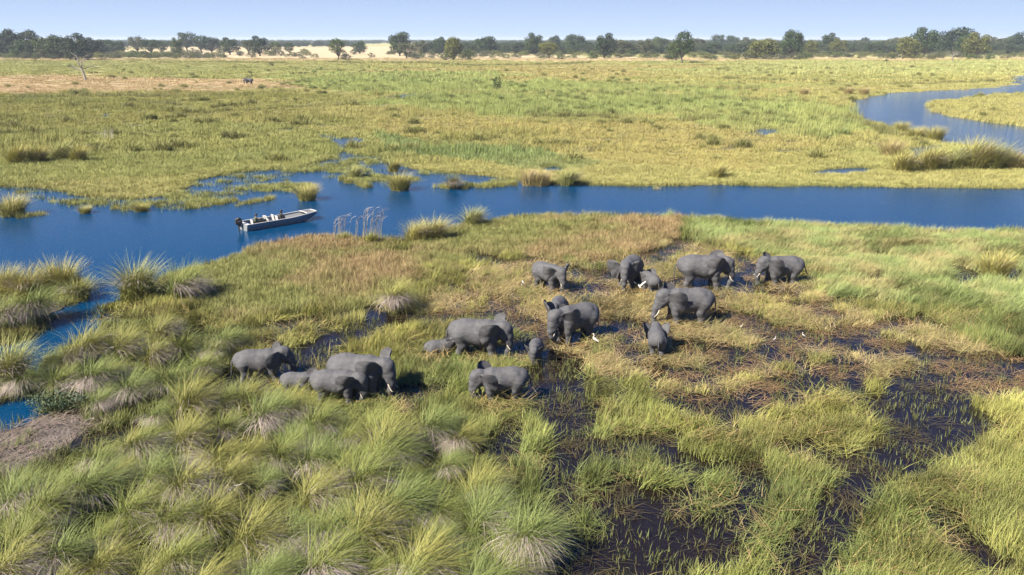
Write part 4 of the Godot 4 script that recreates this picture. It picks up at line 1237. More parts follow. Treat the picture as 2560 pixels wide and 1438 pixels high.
func build_elephants() -> void:
	make_hide()
	var d := -0.20   # they stand belly-deep in the reeds, feet under water
	for e in [
		[Vector3(2.62, 0, -53.97), -48.0, 0.84, 0.15, 0.25, "down", [0.6, 0.4], 0.3, 0.75, 0.2, 0.2, "young cow elephant facing the viewer alone at the back left of the herd"],
		[Vector3(8.46, 0, -54.93), -116.0, 0.92, -0.25, 0.15, "down", [0.75, 1.1], 0.3, 0.7, 1.0, 0.1, "cow elephant facing the viewer with its ear flared above a small calf"],
		[Vector3(13.66, 0, -54.35), -6.0, 1.06, 0.10, 0.30, "curl", [0.35, 0.18], 0.5, 0.95, 0.0, 0.0, "biggest elephant, facing right with the trunk curled over dark water, behind the herd"],
		[Vector3(19.47, 0, -55.13), 187.0, 0.93, -0.05, 0.15, "down", [0.35, 0.4], 0.6, 0.9, -0.9, 0.1, "cow elephant facing left at the herd's right end with its tail swung out"],
		[Vector3(10.85, 0, -46.94), 186.0, 1.0, -0.08, 0.22, "reach", [0.3, 0.3], 0.4, 1.15, 0.1, 0.0, "cow elephant facing left with long white tusks beside a calf seen from behind"],
		[Vector3(3.65, 0, -44.02), 212.0, 0.96, -0.15, 0.35, "mouth", [0.25, 0.55], 0.3, 0.7, 0.2, 0.1, "cow elephant facing left with fluted ear beside a half hidden calf, egret behind"],
		[Vector3(-1.84, 0, -41.40), -9.0, 0.97, 0.12, 0.30, "down", [0.7, 0.38], 0.4, 0.8, 0.1, 0.0, "cow elephant facing right with its far ear raised, a calf at its tail"],
		[Vector3(-12.98, 0, -38.02), 7.0, 0.78, -0.1, 0.0, "down", [0.9, 0.5], 0.8, 0.6, 0.2, 0.2, "lone elephant walking right at the herd's left end beside open water"],
		[Vector3(-7.53, 0, -36.36), -13.0, 0.95, 0.18, 0.30, "down", [0.55, 0.25], 0.3, 1.0, 0.0, 0.0, "cow elephant facing right with long tusks, standing behind two half hidden young"],
		[Vector3(-8.47, 0, -35.44), -5.0, 0.76, 0.2, 0.45, "mouth", [0.8, 0.4], 0.3, 0.7, 0.0, 0.3, "young elephant facing right, deep in sedge in front of the long tusked cow"],
		[Vector3(-0.55, 0, -35.71), 188.0, 0.77, -0.1, 0.35, "mouth", [0.55, 0.40], 0.4, 0.45, -1.3, 0.3, "young elephant facing left with tail held out, nearest of the herd beside the trail"],
	]:
		elephant("elephant", e[0] + Vector3(0, d * e[2], 0), deg_to_rad(e[1]), e[2], e[3], e[4], e[5], e[6], e[7], e[8], e[9], e[10], e[11])
	for e in [
		[Vector3(9.74, 0, -53.40), 108.0, 0.60, -0.4, 0.35, "down", [0.4, 0.4], 0.3, 0.3, 0.4, 0.7, "elephant calf seen from behind, standing by the cow with the flared ear"],
		[Vector3(8.19, 0, -42.00), 84.0, 0.66, 0.0, 0.4, "down", [0.45, 0.45], 0.2, 0.0, 0.0, 0.8, "elephant calf seen from behind in front of the long tusked left facing cow"],
		[Vector3(2.84, 0, -46.94), -104.0, 0.70, 0.1, 0.35, "down", [0.35, 0.35], 0.2, 0.3, 0.3, 0.6, "elephant calf with its head lowered, half hidden behind the fluted ear cow"],
		[Vector3(1.29, 0, -40.82), -98.0, 0.50, 0.0, 0.5, "down", [0.3, 0.3], 0.2, 0.0, 0.3, 1.0, "smallest elephant calf, standing in shade just right of the raised ear cow"],
	]:
		elephant("elephant_calf", e[0] + Vector3(0, d * e[2], 0), deg_to_rad(e[1]), e[2], e[3], e[4], e[5], e[6], e[7], e[8], e[9], e[10], e[11])
	elephant("elephant_calf", Vector3(-3.98, 0, -41.76) + Vector3(0, -0.5, 0), deg_to_rad(14.0), 0.55, 0.0, 0.5, "down", [0.3, 0.3], 0.2, 0.0, 0.2, 1.0, "elephant calf's dark back showing behind the raised ear cow's rump")
	elephant("elephant_calf", Vector3(-10.68, 0, -36.74) + Vector3(0, -0.35, 0), deg_to_rad(-4.0), 0.56, 0.0, 0.5, "down", [0.3, 0.3], 0.2, 0.0, 0.2, 0.9, "elephant calf's grey back showing above the sedge behind the deep young elephant")
	elephant("elephant", Vector3(-102.8, 0, -319.7), deg_to_rad(182.0), 1.0, 0.1, 0.2, "down", [0.3, 0.3], 0.4, 0.6, 0.0, 0.0, "distant elephant alone on the straw coloured flat of the plain")


# ---------------------------------------------------------------- birds
func egret(called: String, at: Vector3, turn: float, size: float, label: String, flying := false) -> void:
	var o := thing(called, at, turn)
	o.scale = Vector3.ONE * size
	tag(o, label, "bird", "white egrets among the elephants")
	var white := mat(0.62, 0.61, 0.60, 0.7)
	var g := Geo.new()
	if flying:
		g.skin([[Vector3(-0.2, 0, 0), Vector3(0.1, 0.04, 0), 0.05, 0.075], [Vector3(0.1, 0.04, 0), Vector3(0.2, 0.1, 0), 0.06, 0.045], [Vector3(0.2, 0.1, 0), Vector3(0.27, 0.1, 0), 0.045, 0.035], [Vector3(-0.2, 0, 0), Vector3(-0.32, -0.02, 0), 0.045, 0.02]], 0.04, 0.018, Color.WHITE)
	else:
		g.skin([[Vector3(-0.17, 0.36, 0), Vector3(0.08, 0.48, 0), 0.045, 0.085], [Vector3(0.08, 0.48, 0), Vector3(0.16, 0.60, 0), 0.06, 0.035], [Vector3(0.16, 0.60, 0), Vector3(0.10, 0.70, 0), 0.032, 0.028], [Vector3(0.10, 0.70, 0), Vector3(0.14, 0.80, 0), 0.028, 0.028], [Vector3(0.14, 0.80, 0), Vector3(0.19, 0.81, 0), 0.04, 0.03], [Vector3(-0.17, 0.36, 0), Vector3(-0.28, 0.30, 0), 0.04, 0.015]], 0.03, 0.018, Color.WHITE)
	part("body", g.mesh(), o, white)
	var bill := Geo.new()
	var b := Vector3(0.30, 0.09, 0) if flying else Vector3(0.21, 0.805, 0)
	bill.tube([b, b + Vector3(0.10, -0.01, 0)], [0.014, 0.003], 5, Color.WHITE)
	part("bill", bill.mesh(), o, mat(0.55, 0.33, 0.05, 0.5))
	for s in [-1.0, 1.0]:
		var l := Geo.new()
		if flying:
			l.tube([Vector3(-0.28, -0.03, 0.03 * s), Vector3(-0.5, -0.05, 0.03 * s)], [0.01, 0.008], 5, Color.WHITE)
		else:
			l.tube([Vector3(-0.03, 0.40, 0.04 * s), Vector3(-0.04, 0.2, 0.04 * s), Vector3(0.0, 0.0, 0.04 * s)], [0.018, 0.01, 0.01], 5, Color.WHITE)
		part("leg", l.mesh(), o, mat(0.03, 0.03, 0.025, 0.6))
		if flying:
			var w := Geo.new()
			for layer in [0.0, -0.012]:
				var up := Vector3(0, layer, 0)
				w.quad(up + Vector3(0.12, 0.05, 0.04 * s), up + Vector3(0.10, 0.32, 0.30 * s), up + Vector3(-0.12, 0.30, 0.30 * s), up + Vector3(-0.12, 0.03, 0.04 * s), Color.WHITE)
				w.quad(up + Vector3(0.10, 0.32, 0.30 * s), up + Vector3(-0.02, 0.52, 0.58 * s), up + Vector3(-0.14, 0.46, 0.52 * s), up + Vector3(-0.12, 0.30, 0.30 * s), Color.WHITE)
			part("wing", w.mesh(), o, white)


func build_birds() -> void:
	egret("egret", Vector3(4.81, 0, -42.74) + Vector3(0, 0.1, 0), deg_to_rad(150.0), 0.85, "white egret standing tall in the grass right of the fluted ear cow")
	egret("egret", Vector3(8.62, 0, -51.25) + Vector3(0, 1.0, 0), deg_to_rad(100.0), 0.75, "white egret in flight with raised wings below the calf and cow", true)
	egret("egret", Vector3(0.76, 0, -53.40) + Vector3(0, 0.5, 0), deg_to_rad(0.0), 0.42, "small white egret flying low left of the young cow facing the viewer", true)
	egret("egret", Vector3(3.95, 0, -47.99) + Vector3(0, 0.2, 0), deg_to_rad(170.0), 0.45, "small white egret perched behind the back of the fluted ear cow")
	egret("egret", Vector3(17.27, 0, -44.02) + Vector3(0, 0.05, 0), deg_to_rad(160.0), 0.45, "small pale egret wading in the dark channel right of the herd")
	egret("egret", Vector3(15.40, 0, -43.50) + Vector3(0, 0.05, 0), deg_to_rad(20.0), 0.4, "small pale egret in trodden straw just left of the wading one")
	egret("egret", Vector3(14.04, 0, -45.65) + Vector3(0, 0.05, 0), deg_to_rad(0.0), 0.4, "tiny white egret in the straw beyond the left facing cow's rump")


# ---------------------------------------------------------------- the boat and its people
func hull_section(x: float) -> Array:   # half width at the chine, half width at the rail, height of the bottom, height of the rail
	var t := clampf((x - 4.6) / 2.9, 0.0, 1.0)
	return [lerpf(0.82, 0.50, t * t), lerpf(1.02, 0.62, t * t), -0.12 + 0.62 * t * t, 0.62 + 0.16 * t]


func build_boat() -> void:
	var at := Vector3(-25.0, 0, -71.9)
	var turn := deg_to_rad(44.0)
	var o := tag(thing("motor_boat", at + Vector3(0, 0.06, 0), turn), "long flat bottomed aluminium boat with an outboard motor heading up the river", "boat")
	var alu := mat(0.33, 0.37, 0.41, 0.45, 0.3)
	var pale := mat(0.56, 0.57, 0.59, 0.5)
	var deckm := mat(0.20, 0.205, 0.215, 0.6, 0.2)
	var black := mat(0.022, 0.022, 0.025, 0.55)
	var xs := [0.0, 1.0, 2.0, 3.0, 4.0, 4.6, 5.2, 5.8, 6.4, 7.0, 7.5]
	var g := Geo.new()
	for k in xs.size() - 1:
		var a := hull_section(xs[k])
		var b := hull_section(xs[k + 1])
		for s in [-1.0, 1.0]:
			var p := func(q: Array, x: float, w: float, y: float) -> Vector3: return Vector3(x, y, w * s)
			g.quad(p.call(a, xs[k], a[0], a[2]), p.call(b, xs[k + 1], b[0], b[2]), p.call(b, xs[k + 1], b[1], b[3]), p.call(a, xs[k], a[1], a[3]), Color.WHITE)
			g.quad(p.call(a, xs[k], a[0] - 0.03, a[2] + 0.06), p.call(b, xs[k + 1], b[0] - 0.03, b[2] + 0.06), p.call(b, xs[k + 1], b[1] - 0.05, b[3]), p.call(a, xs[k], a[1] - 0.05, a[3]), Color.WHITE)
			g.quad(p.call(a, xs[k], 0, a[2]), p.call(b, xs[k + 1], 0, b[2]), p.call(b, xs[k + 1], b[0], b[2]), p.call(a, xs[k], a[0], a[2]), Color.WHITE)
	var st := hull_section(0.0)
	g.quad(Vector3(0, st[2], -st[0]), Vector3(0, st[2], st[0]), Vector3(0, st[3], st[1]), Vector3(0, st[3], -st[1]), Color.WHITE)
	g.quad(Vector3(0.05, st[2], -st[0]), Vector3(0.05, st[2], st[0]), Vector3(0.05, st[3], st[1]), Vector3(0.05, st[3], -st[1]), Color.WHITE)
	var bw := hull_section(7.5)
	g.quad(Vector3(7.5, bw[2], -bw[0]), Vector3(7.5, bw[2], bw[0]), Vector3(7.5, bw[3], bw[1]), Vector3(7.5, bw[3], -bw[1]), Color.WHITE)
	var hull := part("hull", g.mesh(), o, alu)
	for s in [-1.0, 1.0]:
		for r in [0.36, 0.68]:
			g = Geo.new()
			var pts := []
			var rad := []
			for x in xs:
				var q := hull_section(x)
				pts.append(Vector3(x, lerpf(q[2], q[3], r), (lerpf(q[0], q[1], r) + 0.012) * s))
				rad.append(0.035)
			g.tube(pts, rad, 6, Color.WHITE)
			part("side_rib", g.mesh(), hull, alu)
		g = Geo.new()
		var rail := []
		var rr := []
		for x in xs:
			var q := hull_section(x)
			rail.append(Vector3(x, q[3], (q[1] - 0.02) * s))
			rr.append(0.05)
		g.tube(rail, rr, 6, Color.WHITE)
		part("gunwale", g.mesh(), o, pale)
	g = Geo.new()
	g.box(Vector3(2.6, 0.03, 0), Vector3(5.1, 0.03, 1.56), Basis(), Color.WHITE)
	part("floor", g.mesh(), o, deckm)
	g = Geo.new()
	for k in range(5, xs.size() - 1):
		var a := hull_section(xs[k])
		var b := hull_section(xs[k + 1])
		var drop := 0.14 if xs[k] < 6.3 else 0.05
		g.quad(Vector3(xs[k], a[3] - drop, -a[1] + 0.06), Vector3(xs[k], a[3] - drop, a[1] - 0.06), Vector3(xs[k + 1], b[3] - drop, b[1] - 0.06), Vector3(xs[k + 1], b[3] - drop, -b[1] + 0.06), Color.WHITE)
	g.quad(Vector3(4.6, 0.04, -0.9), Vector3(4.6, 0.04, 0.9), Vector3(4.6, 0.48, 0.95), Vector3(4.6, 0.48, -0.95), Color.WHITE)
	part("bow_deck", g.mesh(), o, deckm)
	g = Geo.new()
	g.tube([Vector3(6.35, 0.76, -0.74), Vector3(6.4, 0.80, 0), Vector3(6.35, 0.76, 0.74)], [0.045, 0.045, 0.045], 6, Color.WHITE)
	g.tube([Vector3(7.5, bw[3], -bw[1]), Vector3(7.52, bw[3] + 0.01, 0), Vector3(7.5, bw[3], bw[1])], [0.05, 0.05, 0.05], 6, Color.WHITE)
	part("bow_rail", g.mesh(), o, pale)
	g = Geo.new()
	g.box(Vector3(0.24, 0.42, 0), Vector3(0.4, 0.36, 1.7), Basis(), Color.WHITE)
	part("stern_bench", g.mesh(), o, pale)
	g = Geo.new()
	for k in 3:
		var lx := 5.15 + k * 0.14
		var q := hull_section(lx)
		var w := lerpf(q[0], q[1], 0.82) + 0.006
		g.box(Vector3(lx, lerpf(q[2], q[3], 0.82), w), Vector3(0.09, 0.12, 0.01), Basis(Vector3.RIGHT, -0.25), Color.WHITE)
	part("hull_mark", g.mesh(), hull, mat(0.30, 0.55, 0.78, 0.5))
	# the motor
	g = Geo.new()
	g.skin([[Vector3(-0.30, 0.62, 0.06), Vector3(-0.34, 1.10, 0.05), 0.15, 0.13], [Vector3(-0.30, 0.62, -0.06), Vector3(-0.34, 1.10, -0.05), 0.15, 0.13], [Vector3(-0.12, 0.70, 0), Vector3(-0.16, 1.04, 0), 0.17, 0.15], [Vector3(-0.50, 0.72, 0), Vector3(-0.52, 1.02, 0), 0.15, 0.13]], 0.06, 0.035, Color.WHITE)
	var motor := part("outboard_motor", g.mesh(), o, black)
	g = Geo.new()
	g.tube([Vector3(-0.32, 0.7, 0), Vector3(-0.33, 0.3, 0), Vector3(-0.34, -0.25, 0)], [0.16, 0.11, 0.08], 8, Color.WHITE, 0.6)
	g.box(Vector3(-0.40, -0.02, 0), Vector3(0.42, 0.025, 0.24), Basis(), Color.WHITE)
	part("motor_leg", g.mesh(), motor, black)
	g = Geo.new()
	g.box(Vector3(-0.08, 0.48, 0), Vector3(0.18, 0.34, 0.34), Basis(), Color.WHITE)
	part("motor_bracket", g.mesh(), motor, mat(0.35, 0.36, 0.37, 0.5, 0.3))
	g = Geo.new()
	g.box(Vector3(-0.36, 0.90, 0.215), Vector3(0.30, 0.045, 0.012), Basis(), Color.WHITE)
	part("motor_band", g.mesh(), motor, mat(0.45, 0.46, 0.48, 0.5))
	# console and wheel
	g = Geo.new()
	g.box(Vector3(1.95, 0.42, 0.42), Vector3(0.36, 0.76, 0.62), Basis(Vector3(0, 0, 1), 0.12), Color.WHITE)
	var console := part("console", g.mesh(), o, black)
	g = Geo.new()
	var shield := []
	for k in 7:
		var a := PI * k / 6.0
		shield.append(Vector3(2.14, 0.80 + 0.30 * sin(a), 0.42 - 0.32 * cos(a)))
	g.tube(shield, [0.045, 0.045, 0.045, 0.045, 0.045, 0.045, 0.045], 6, Color.WHITE)
	part("console_hoop", g.mesh(), console, pale)
	g = Geo.new()
	var ring := []
	var rw := []
	for k in 13:
		var a := TAU * k / 12.0
		ring.append(Vector3(1.68 + 0.06 * sin(a), 0.86 + 0.17 * sin(a), 0.42 + 0.18 * cos(a)))
		rw.append(0.016)
	g.tube(ring, rw, 5, Color.WHITE)
	g.tube([Vector3(1.68, 0.86, 0.24), Vector3(1.68, 0.86, 0.60)], [0.012, 0.012], 5, Color.WHITE)
	g.tube([Vector3(1.68, 0.86, 0.42), Vector3(1.82, 0.78, 0.42)], [0.02, 0.02], 5, Color.WHITE)
	part("steering_wheel", g.mesh(), console, black)
	for s in [[1.05, 0.42], [2.6, 0.42], [2.75, -0.45], [3.55, 0.45], [3.6, -0.42], [4.25, 0.45]]:
		g = Geo.new()
		g.box(Vector3(s[0], 0.40, s[1]), Vector3(0.46, 0.09, 0.52), Basis(), Color.WHITE)
		g.box(Vector3(s[0], 0.2, s[1]), Vector3(0.34, 0.32, 0.36), Basis(), Color(0.5, 0.5, 0.5))
		var seat := part("seat", g.mesh(), o, pale)
		g = Geo.new()
		g.box(Vector3(s[0] - 0.25, 0.68, s[1]), Vector3(0.07, 0.46, 0.50), Basis(Vector3(0, 0, 1), 0.16), Color.WHITE)
		part("backrest", g.mesh(), seat, pale)
	# two dark bags before the bow deck
	for s in [[Vector3(4.15, 0.48, -0.2), "dark soft bag lying beside the passenger's feet in the boat"], [Vector3(4.42, 0.12, -0.5), "dark soft bag against the boat's bow deck"]]:
		var b := tag(thing("bag", at + Vector3(0, 0.06, 0) + Vector3(s[0].x, 0.045, s[0].z).rotated(Vector3.UP, turn), turn), s[1], "bag", "bags in the boat")
		g = Geo.new()
		g.skin([[Vector3(-0.16, 0.15, -0.1), Vector3(0.16, 0.15, 0.1), 0.14, 0.14], [Vector3(-0.14, 0.13, 0.1), Vector3(0.14, 0.13, -0.1), 0.13, 0.13]], 0.05, 0.03, Color.WHITE)
		part("pouch", g.mesh(), b, mat(0.03, 0.03, 0.035, 0.8))
		g = Geo.new()
		g.tube([Vector3(-0.12, 0.27, 0), Vector3(0, 0.38, 0), Vector3(0.12, 0.27, 0)], [0.012, 0.012, 0.012], 5, Color.WHITE)
		part("strap", g.mesh(), b, mat(0.12, 0.11, 0.10, 0.8))
	person(at + Vector3(0, 0.105, 0) + Vector3(1.08, 0, 0.42).rotated(Vector3.UP, turn), turn, 0.44, true, "person at the stern in olive shirt and dark cap, both hands on the wheel")
	person(at + Vector3(0, 0.105, 0) + Vector3(3.58, 0, 0.45).rotated(Vector3.UP, turn), turn, 0.44, false, "person seated amidships with dark hair, black top and mauve trousers, leaning forward")


# a seated figure; forward +x, the origin on the boat's floor below the seat
func person(at: Vector3, turn: float, seat: float, driver: bool, label: String) -> void:
	var o := tag(thing("person", at, turn), label, "person")
	var lean := 0.10 if driver else 0.16
	var hip := Vector3(0, seat + 0.11, 0)
	var chest := hip + Vector3(lean, 0.36, 0)
	var neck := chest + Vector3(lean * 0.35, 0.18, 0)
	var head := neck + Vector3(0.03, 0.17, 0)
	var flesh := [[hip, chest, 0.13, 0.14], [chest, neck, 0.12, 0.055], [neck, head, 0.052, 0.06]]
	var shirt := [[hip + Vector3(0, 0.02, 0), chest, 0.155, 0.165], [chest + Vector3(0, 0.06, -0.1), chest + Vector3(0, 0.06, 0.1), 0.11, 0.11], [chest + Vector3(0.01, 0.12, -0.06), chest + Vector3(0.01, 0.12, 0.06), 0.07, 0.07]]
	var legs := [[hip + Vector3(0, -0.01, -0.08), hip + Vector3(0, -0.01, 0.08), 0.135, 0.135]]
	var shoes := []
	var hands := []
	for s in [-1.0, 1.0]:
		var shoulder := chest + Vector3(0.01, 0.09, 0.19 * s)
		var wrist := Vector3(0.56, 0.80, 0.15 * s) if driver else Vector3(0.46, seat + 0.22, 0.14 * s)
		var elbow := shoulder.lerp(wrist, 0.5) + Vector3(-0.08, -0.13, 0.05 * s)
		flesh += [[shoulder, elbow, 0.048, 0.04], [elbow, wrist, 0.038, 0.026]]
		shirt += [[shoulder, elbow, 0.066, 0.056], [elbow, elbow.lerp(wrist, 0.75), 0.055, 0.042]]
		var knee := Vector3(0.46, seat + 0.10, 0.13 * s)
		var ankle := Vector3(0.42, 0.10, 0.12 * s)
		flesh += [[hip + Vector3(0, 0, 0.09 * s), knee, 0.075, 0.055], [knee, ankle, 0.052, 0.036]]
		legs += [[hip + Vector3(0, 0, 0.09 * s), knee, 0.10, 0.075], [knee, ankle, 0.075, 0.055]]
		shoes += [[Vector3(0.40, 0.06, 0.12 * s), Vector3(0.58, 0.04, 0.13 * s), 0.055, 0.042]]
		var fwd := (wrist - elbow).normalized()
		var palm := wrist + fwd * 0.07
		hands += [[wrist, palm, 0.028, 0.034], [palm + Vector3(0, 0, 0.02), palm - Vector3(0, 0, 0.02), 0.024, 0.024]]
		for k in 4:
			var root := palm + Vector3(0, 0.0, (k - 1.5) * 0.021) + fwd * 0.018
			var mid: Vector3 = root + fwd * [0.034, 0.04, 0.038, 0.03][k]
			hands += [[root, mid, 0.0095, 0.009], [mid, mid + (fwd + Vector3.DOWN * 1.3).normalized() * 0.035, 0.009, 0.008]]
		hands += [[wrist + fwd * 0.03 + Vector3(0, 0.01, -0.02 * s), palm + Vector3(0.01, 0.01, -0.055 * s), 0.012, 0.010]]
	var g := Geo.new()
	g.skin(flesh, 0.05, 0.026, Color.WHITE)
	g.skin(hands, 0.012, 0.008, Color.WHITE)
	# the head: skull, jaw, nose, brow, lips and ears
	g.skin([[head + Vector3(-0.015, 0.03, 0), head + Vector3(0.01, 0.03, 0), 0.092, 0.088], [head + Vector3(0.03, -0.04, 0), head + Vector3(0.05, -0.07, 0), 0.062, 0.045], [head + Vector3(0.088, 0.01, 0), head + Vector3(0.108, -0.025, 0), 0.011, 0.017], [head + Vector3(0.082, 0.03, -0.03), head + Vector3(0.082, 0.03, 0.03), 0.014, 0.014], [head + Vector3(0.086, -0.058, -0.015), head + Vector3(0.086, -0.058, 0.015), 0.012, 0.012], [head + Vector3(-0.005, 0.015, 0.09), head + Vector3(-0.01, -0.02, 0.088), 0.018, 0.013], [head + Vector3(-0.005, 0.015, -0.09), head + Vector3(-0.01, -0.02, -0.088), 0.018, 0.013]], 0.02, 0.012, Color.WHITE)
	part("body", g.mesh(), o, mat(0.11, 0.06, 0.04, 0.55) if driver else mat(0.40, 0.25, 0.18, 0.55))
	g = Geo.new()
	g.skin(shirt, 0.06, 0.026, Color.WHITE)
	part("shirt", g.mesh(), o, mat(0.075, 0.08, 0.055, 0.85) if driver else mat(0.022, 0.024, 0.028, 0.85))
	g = Geo.new()
	g.skin(legs, 0.05, 0.026, Color.WHITE)
	part("trousers", g.mesh(), o, mat(0.02, 0.022, 0.026, 0.85) if driver else mat(0.17, 0.12, 0.14, 0.85))
	for b in shoes:
		g = Geo.new()
		g.skin([b], 0.01, 0.018, Color.WHITE)
		part("shoe", g.mesh(), o, mat(0.03, 0.025, 0.02, 0.7))
	for s in [-1.0, 1.0]:
		g = Geo.new()
		g.blob(head + Vector3(0.084, 0.01, 0.032 * s), Vector3.ONE * 0.011, Basis(), Color.WHITE, 4, 6)
		part("eye", g.mesh(), o, dark_eye)
	g = Geo.new()
	if driver:
		g.skin([[head + Vector3(-0.02, 0.07, 0), head + Vector3(0.015, 0.072, 0), 0.095, 0.09]], 0.02, 0.014, Color.WHITE)
		g.blob(head + Vector3(0.125, 0.065, 0), Vector3(0.075, 0.012, 0.075), Basis(), Color.WHITE)
		part("cap", g.mesh(), o, mat(0.05, 0.03, 0.025, 0.8))
	else:
		g.skin([[head + Vector3(-0.025, 0.055, 0), head + Vector3(0.005, 0.06, 0), 0.098, 0.09], [head + Vector3(-0.06, 0.0, 0), head + Vector3(-0.085, -0.15, 0), 0.075, 0.05]], 0.04, 0.014, Color.WHITE)
		part("hair", g.mesh(), o, mat(0.012, 0.009, 0.008, 0.5))


# ---------------------------------------------------------------- trees
var tree_kinds := {}
var crown_mats := []
var bark: StandardMaterial3D


# a unit tree is 10 m tall and 10 m wide; returns a node with trunk and crown
func make_tree(lobes: int, leaves: int, foot: float, flat: float, gaps: float, leaf: float) -> Node3D:
	var o := Node3D.new()
	var wood := Geo.new()
	var crown := Geo.new()
	var fork := Vector3(vary(-0.4, 0.4), foot * 10.0 * 0.7, vary(-0.4, 0.4))
	wood.tube([Vector3.ZERO, fork * 0.5 + Vector3(vary(-0.2, 0.2), 0, 0), fork], [0.42, 0.32, 0.28], 7, Color.WHITE)
	for k in lobes:
		var a := TAU * k / lobes * 1.618 * 2.0 + vary(-0.4, 0.4)
		var t := (k + 0.5) / lobes
		var up := lerpf(foot * 10.0 + 0.6, 8.6, pow(t, 0.75)) + vary(-0.5, 0.5)
		var ring := 3.4 * sqrt(maxf(0.08, 1.0 - pow(absf(t - 0.38) / 0.66, 2.0))) * vary(0.6, 1.1)
		var mid := Vector3(cos(a) * ring, up, sin(a) * ring)
		var r := vary(1.5, 2.2) * (1.0 - 0.25 * t)
		wood.tube([fork, fork.lerp(mid, 0.5) + Vector3(0, -0.3, 0), mid], [0.2, 0.12, 0.05], 5, Color.WHITE)
		for q in leaves / lobes:
			var d := Vector3(rng.randfn(), rng.randfn(), rng.randfn()).normalized()
			var p := mid + d * r * pow(chance(), 0.4) * Vector3(1.25, flat, 1.25)
			if fine.get_noise_3d(p.x * 9.0, p.y * 9.0, p.z * 9.0) > gaps:
				continue
			var nn := (d + Vector3(rng.randfn(), rng.randfn() + 0.4, rng.randfn()) * 0.6).normalized()
			var u := nn.cross(Vector3(rng.randfn(), rng.randfn(), rng.randfn())).normalized() * leaf * vary(0.6, 1.3)
			var w := nn.cross(u).normalized() * leaf * vary(0.35, 0.7)
			var sh := vary(0.75, 1.3)
			crown.quad(p - u, p - w, p + u, p + w, Color(sh * vary(0.9, 1.15), sh, sh * vary(0.8, 1.1)))
	part("trunk", wood.mesh(bark), o)
	part("crown", crown.mesh(), o)
	o.set_meta("called", "tree")
	return o


func make_trees() -> void:
	bark = mat(0.10, 0.085, 0.07, 0.9)
	for c in [Color(0.042, 0.076, 0.022), Color(0.078, 0.118, 0.030), Color(0.135, 0.150, 0.034), Color(0.095, 0.112, 0.058), Color(0.028, 0.053, 0.022)]:
		crown_mats.append(leaf_mat(c, 0.45))
	tree_kinds["round"] = [make_tree(18, 3600, 0.10, 1.0, 0.34, 0.34), make_tree(20, 3800, 0.05, 1.05, 0.34, 0.34), make_tree(16, 3200, 0.14, 0.95, 0.30, 0.34)]
	tree_kinds["open"] = [make_tree(12, 2200, 0.2, 0.85, 0.2, 0.32), make_tree(13, 2300, 0.25, 0.8, 0.18, 0.32)]
	tree_kinds["sparse"] = [make_tree(10, 700, 0.2, 0.9, 0.05, 0.2)]
	tree_kinds["bush"] = [make_tree(12, 1500, 0.02, 1.0, 0.2, 0.38), make_tree(9, 1200, 0.0, 1.1, 0.2, 0.38)]


func tree(kind: String, tint: int, foot: Vector2, tall: float, wide: float, label: String, group := "", called := "tree", category := "tree") -> void:
	var list: Array = tree_kinds[kind]
	var src: Node3D = list[rng.randi() % list.size()]
	src.set_meta("called", called)
	var o := copy(src, Vector3(foot.x, 0.0, foot.y), vary(0, TAU), Vector3(wide / 10.0, tall / 10.0, wide / 10.0) * (1.14 if category == "tree" else 1.0))
	o.remove_meta("called")
	(o.get_node("crown") as MeshInstance3D).material_override = crown_mats[tint]
	tag(o, label, category, group)


func limb(g: Geo, from: Vector3, dir: Vector3, length: float, r: float, depth: int) -> void:
	var p := from
	var pts := [p]
	var rad := [r]
	for k in 3:
		dir = (dir + Vector3(rng.randfn(), rng.randfn() * 0.5, rng.randfn()) * 0.22).normalized()
		p += dir * length / 3.0
		pts.append(p)
		rad.append(r * (1.0 - 0.2 * (k + 1)))
	g.tube(pts, rad, 6 if depth > 1 else 4, Color.WHITE)
	if depth == 0:
		return
	for k in 3:
		var d := (dir + Vector3(rng.randfn(), rng.randfn() * 0.5 + 0.1, rng.randfn()) * 0.75).normalized()
		limb(g, pts[1 + k], d, length * vary(0.5, 0.75), r * 0.45, depth - 1)


func bare_tree(at: Vector3, tall: float, r: float, tint: Color, label: String) -> void:
	var o := tag(thing("dead_tree", at), label, "dead tree")
	var m := mat(tint.r, tint.g, tint.b, 0.9)
	var g := Geo.new()
	var fork := Vector3(-tall * 0.10, tall * 0.45, 0)
	g.tube([Vector3.ZERO, Vector3(-tall * 0.03, tall * 0.22, 0), fork], [r, r * 0.8, r * 0.65], 8, Color.WHITE)
	part("trunk", g.mesh(), o, m)
	for d in [Vector3(-1.0, 0.45, 0.1), Vector3(-0.5, 0.9, -0.3), Vector3(0.25, 1.0, 0.2), Vector3(0.8, 0.5, -0.2), Vector3(-0.1, 1.0, 0.5)]:
		g = Geo.new()
		limb(g, fork * vary(0.8, 1.0), d.normalized(), tall * 0.4, r * 0.5, 2)
		part("branch", g.mesh(), o, m)


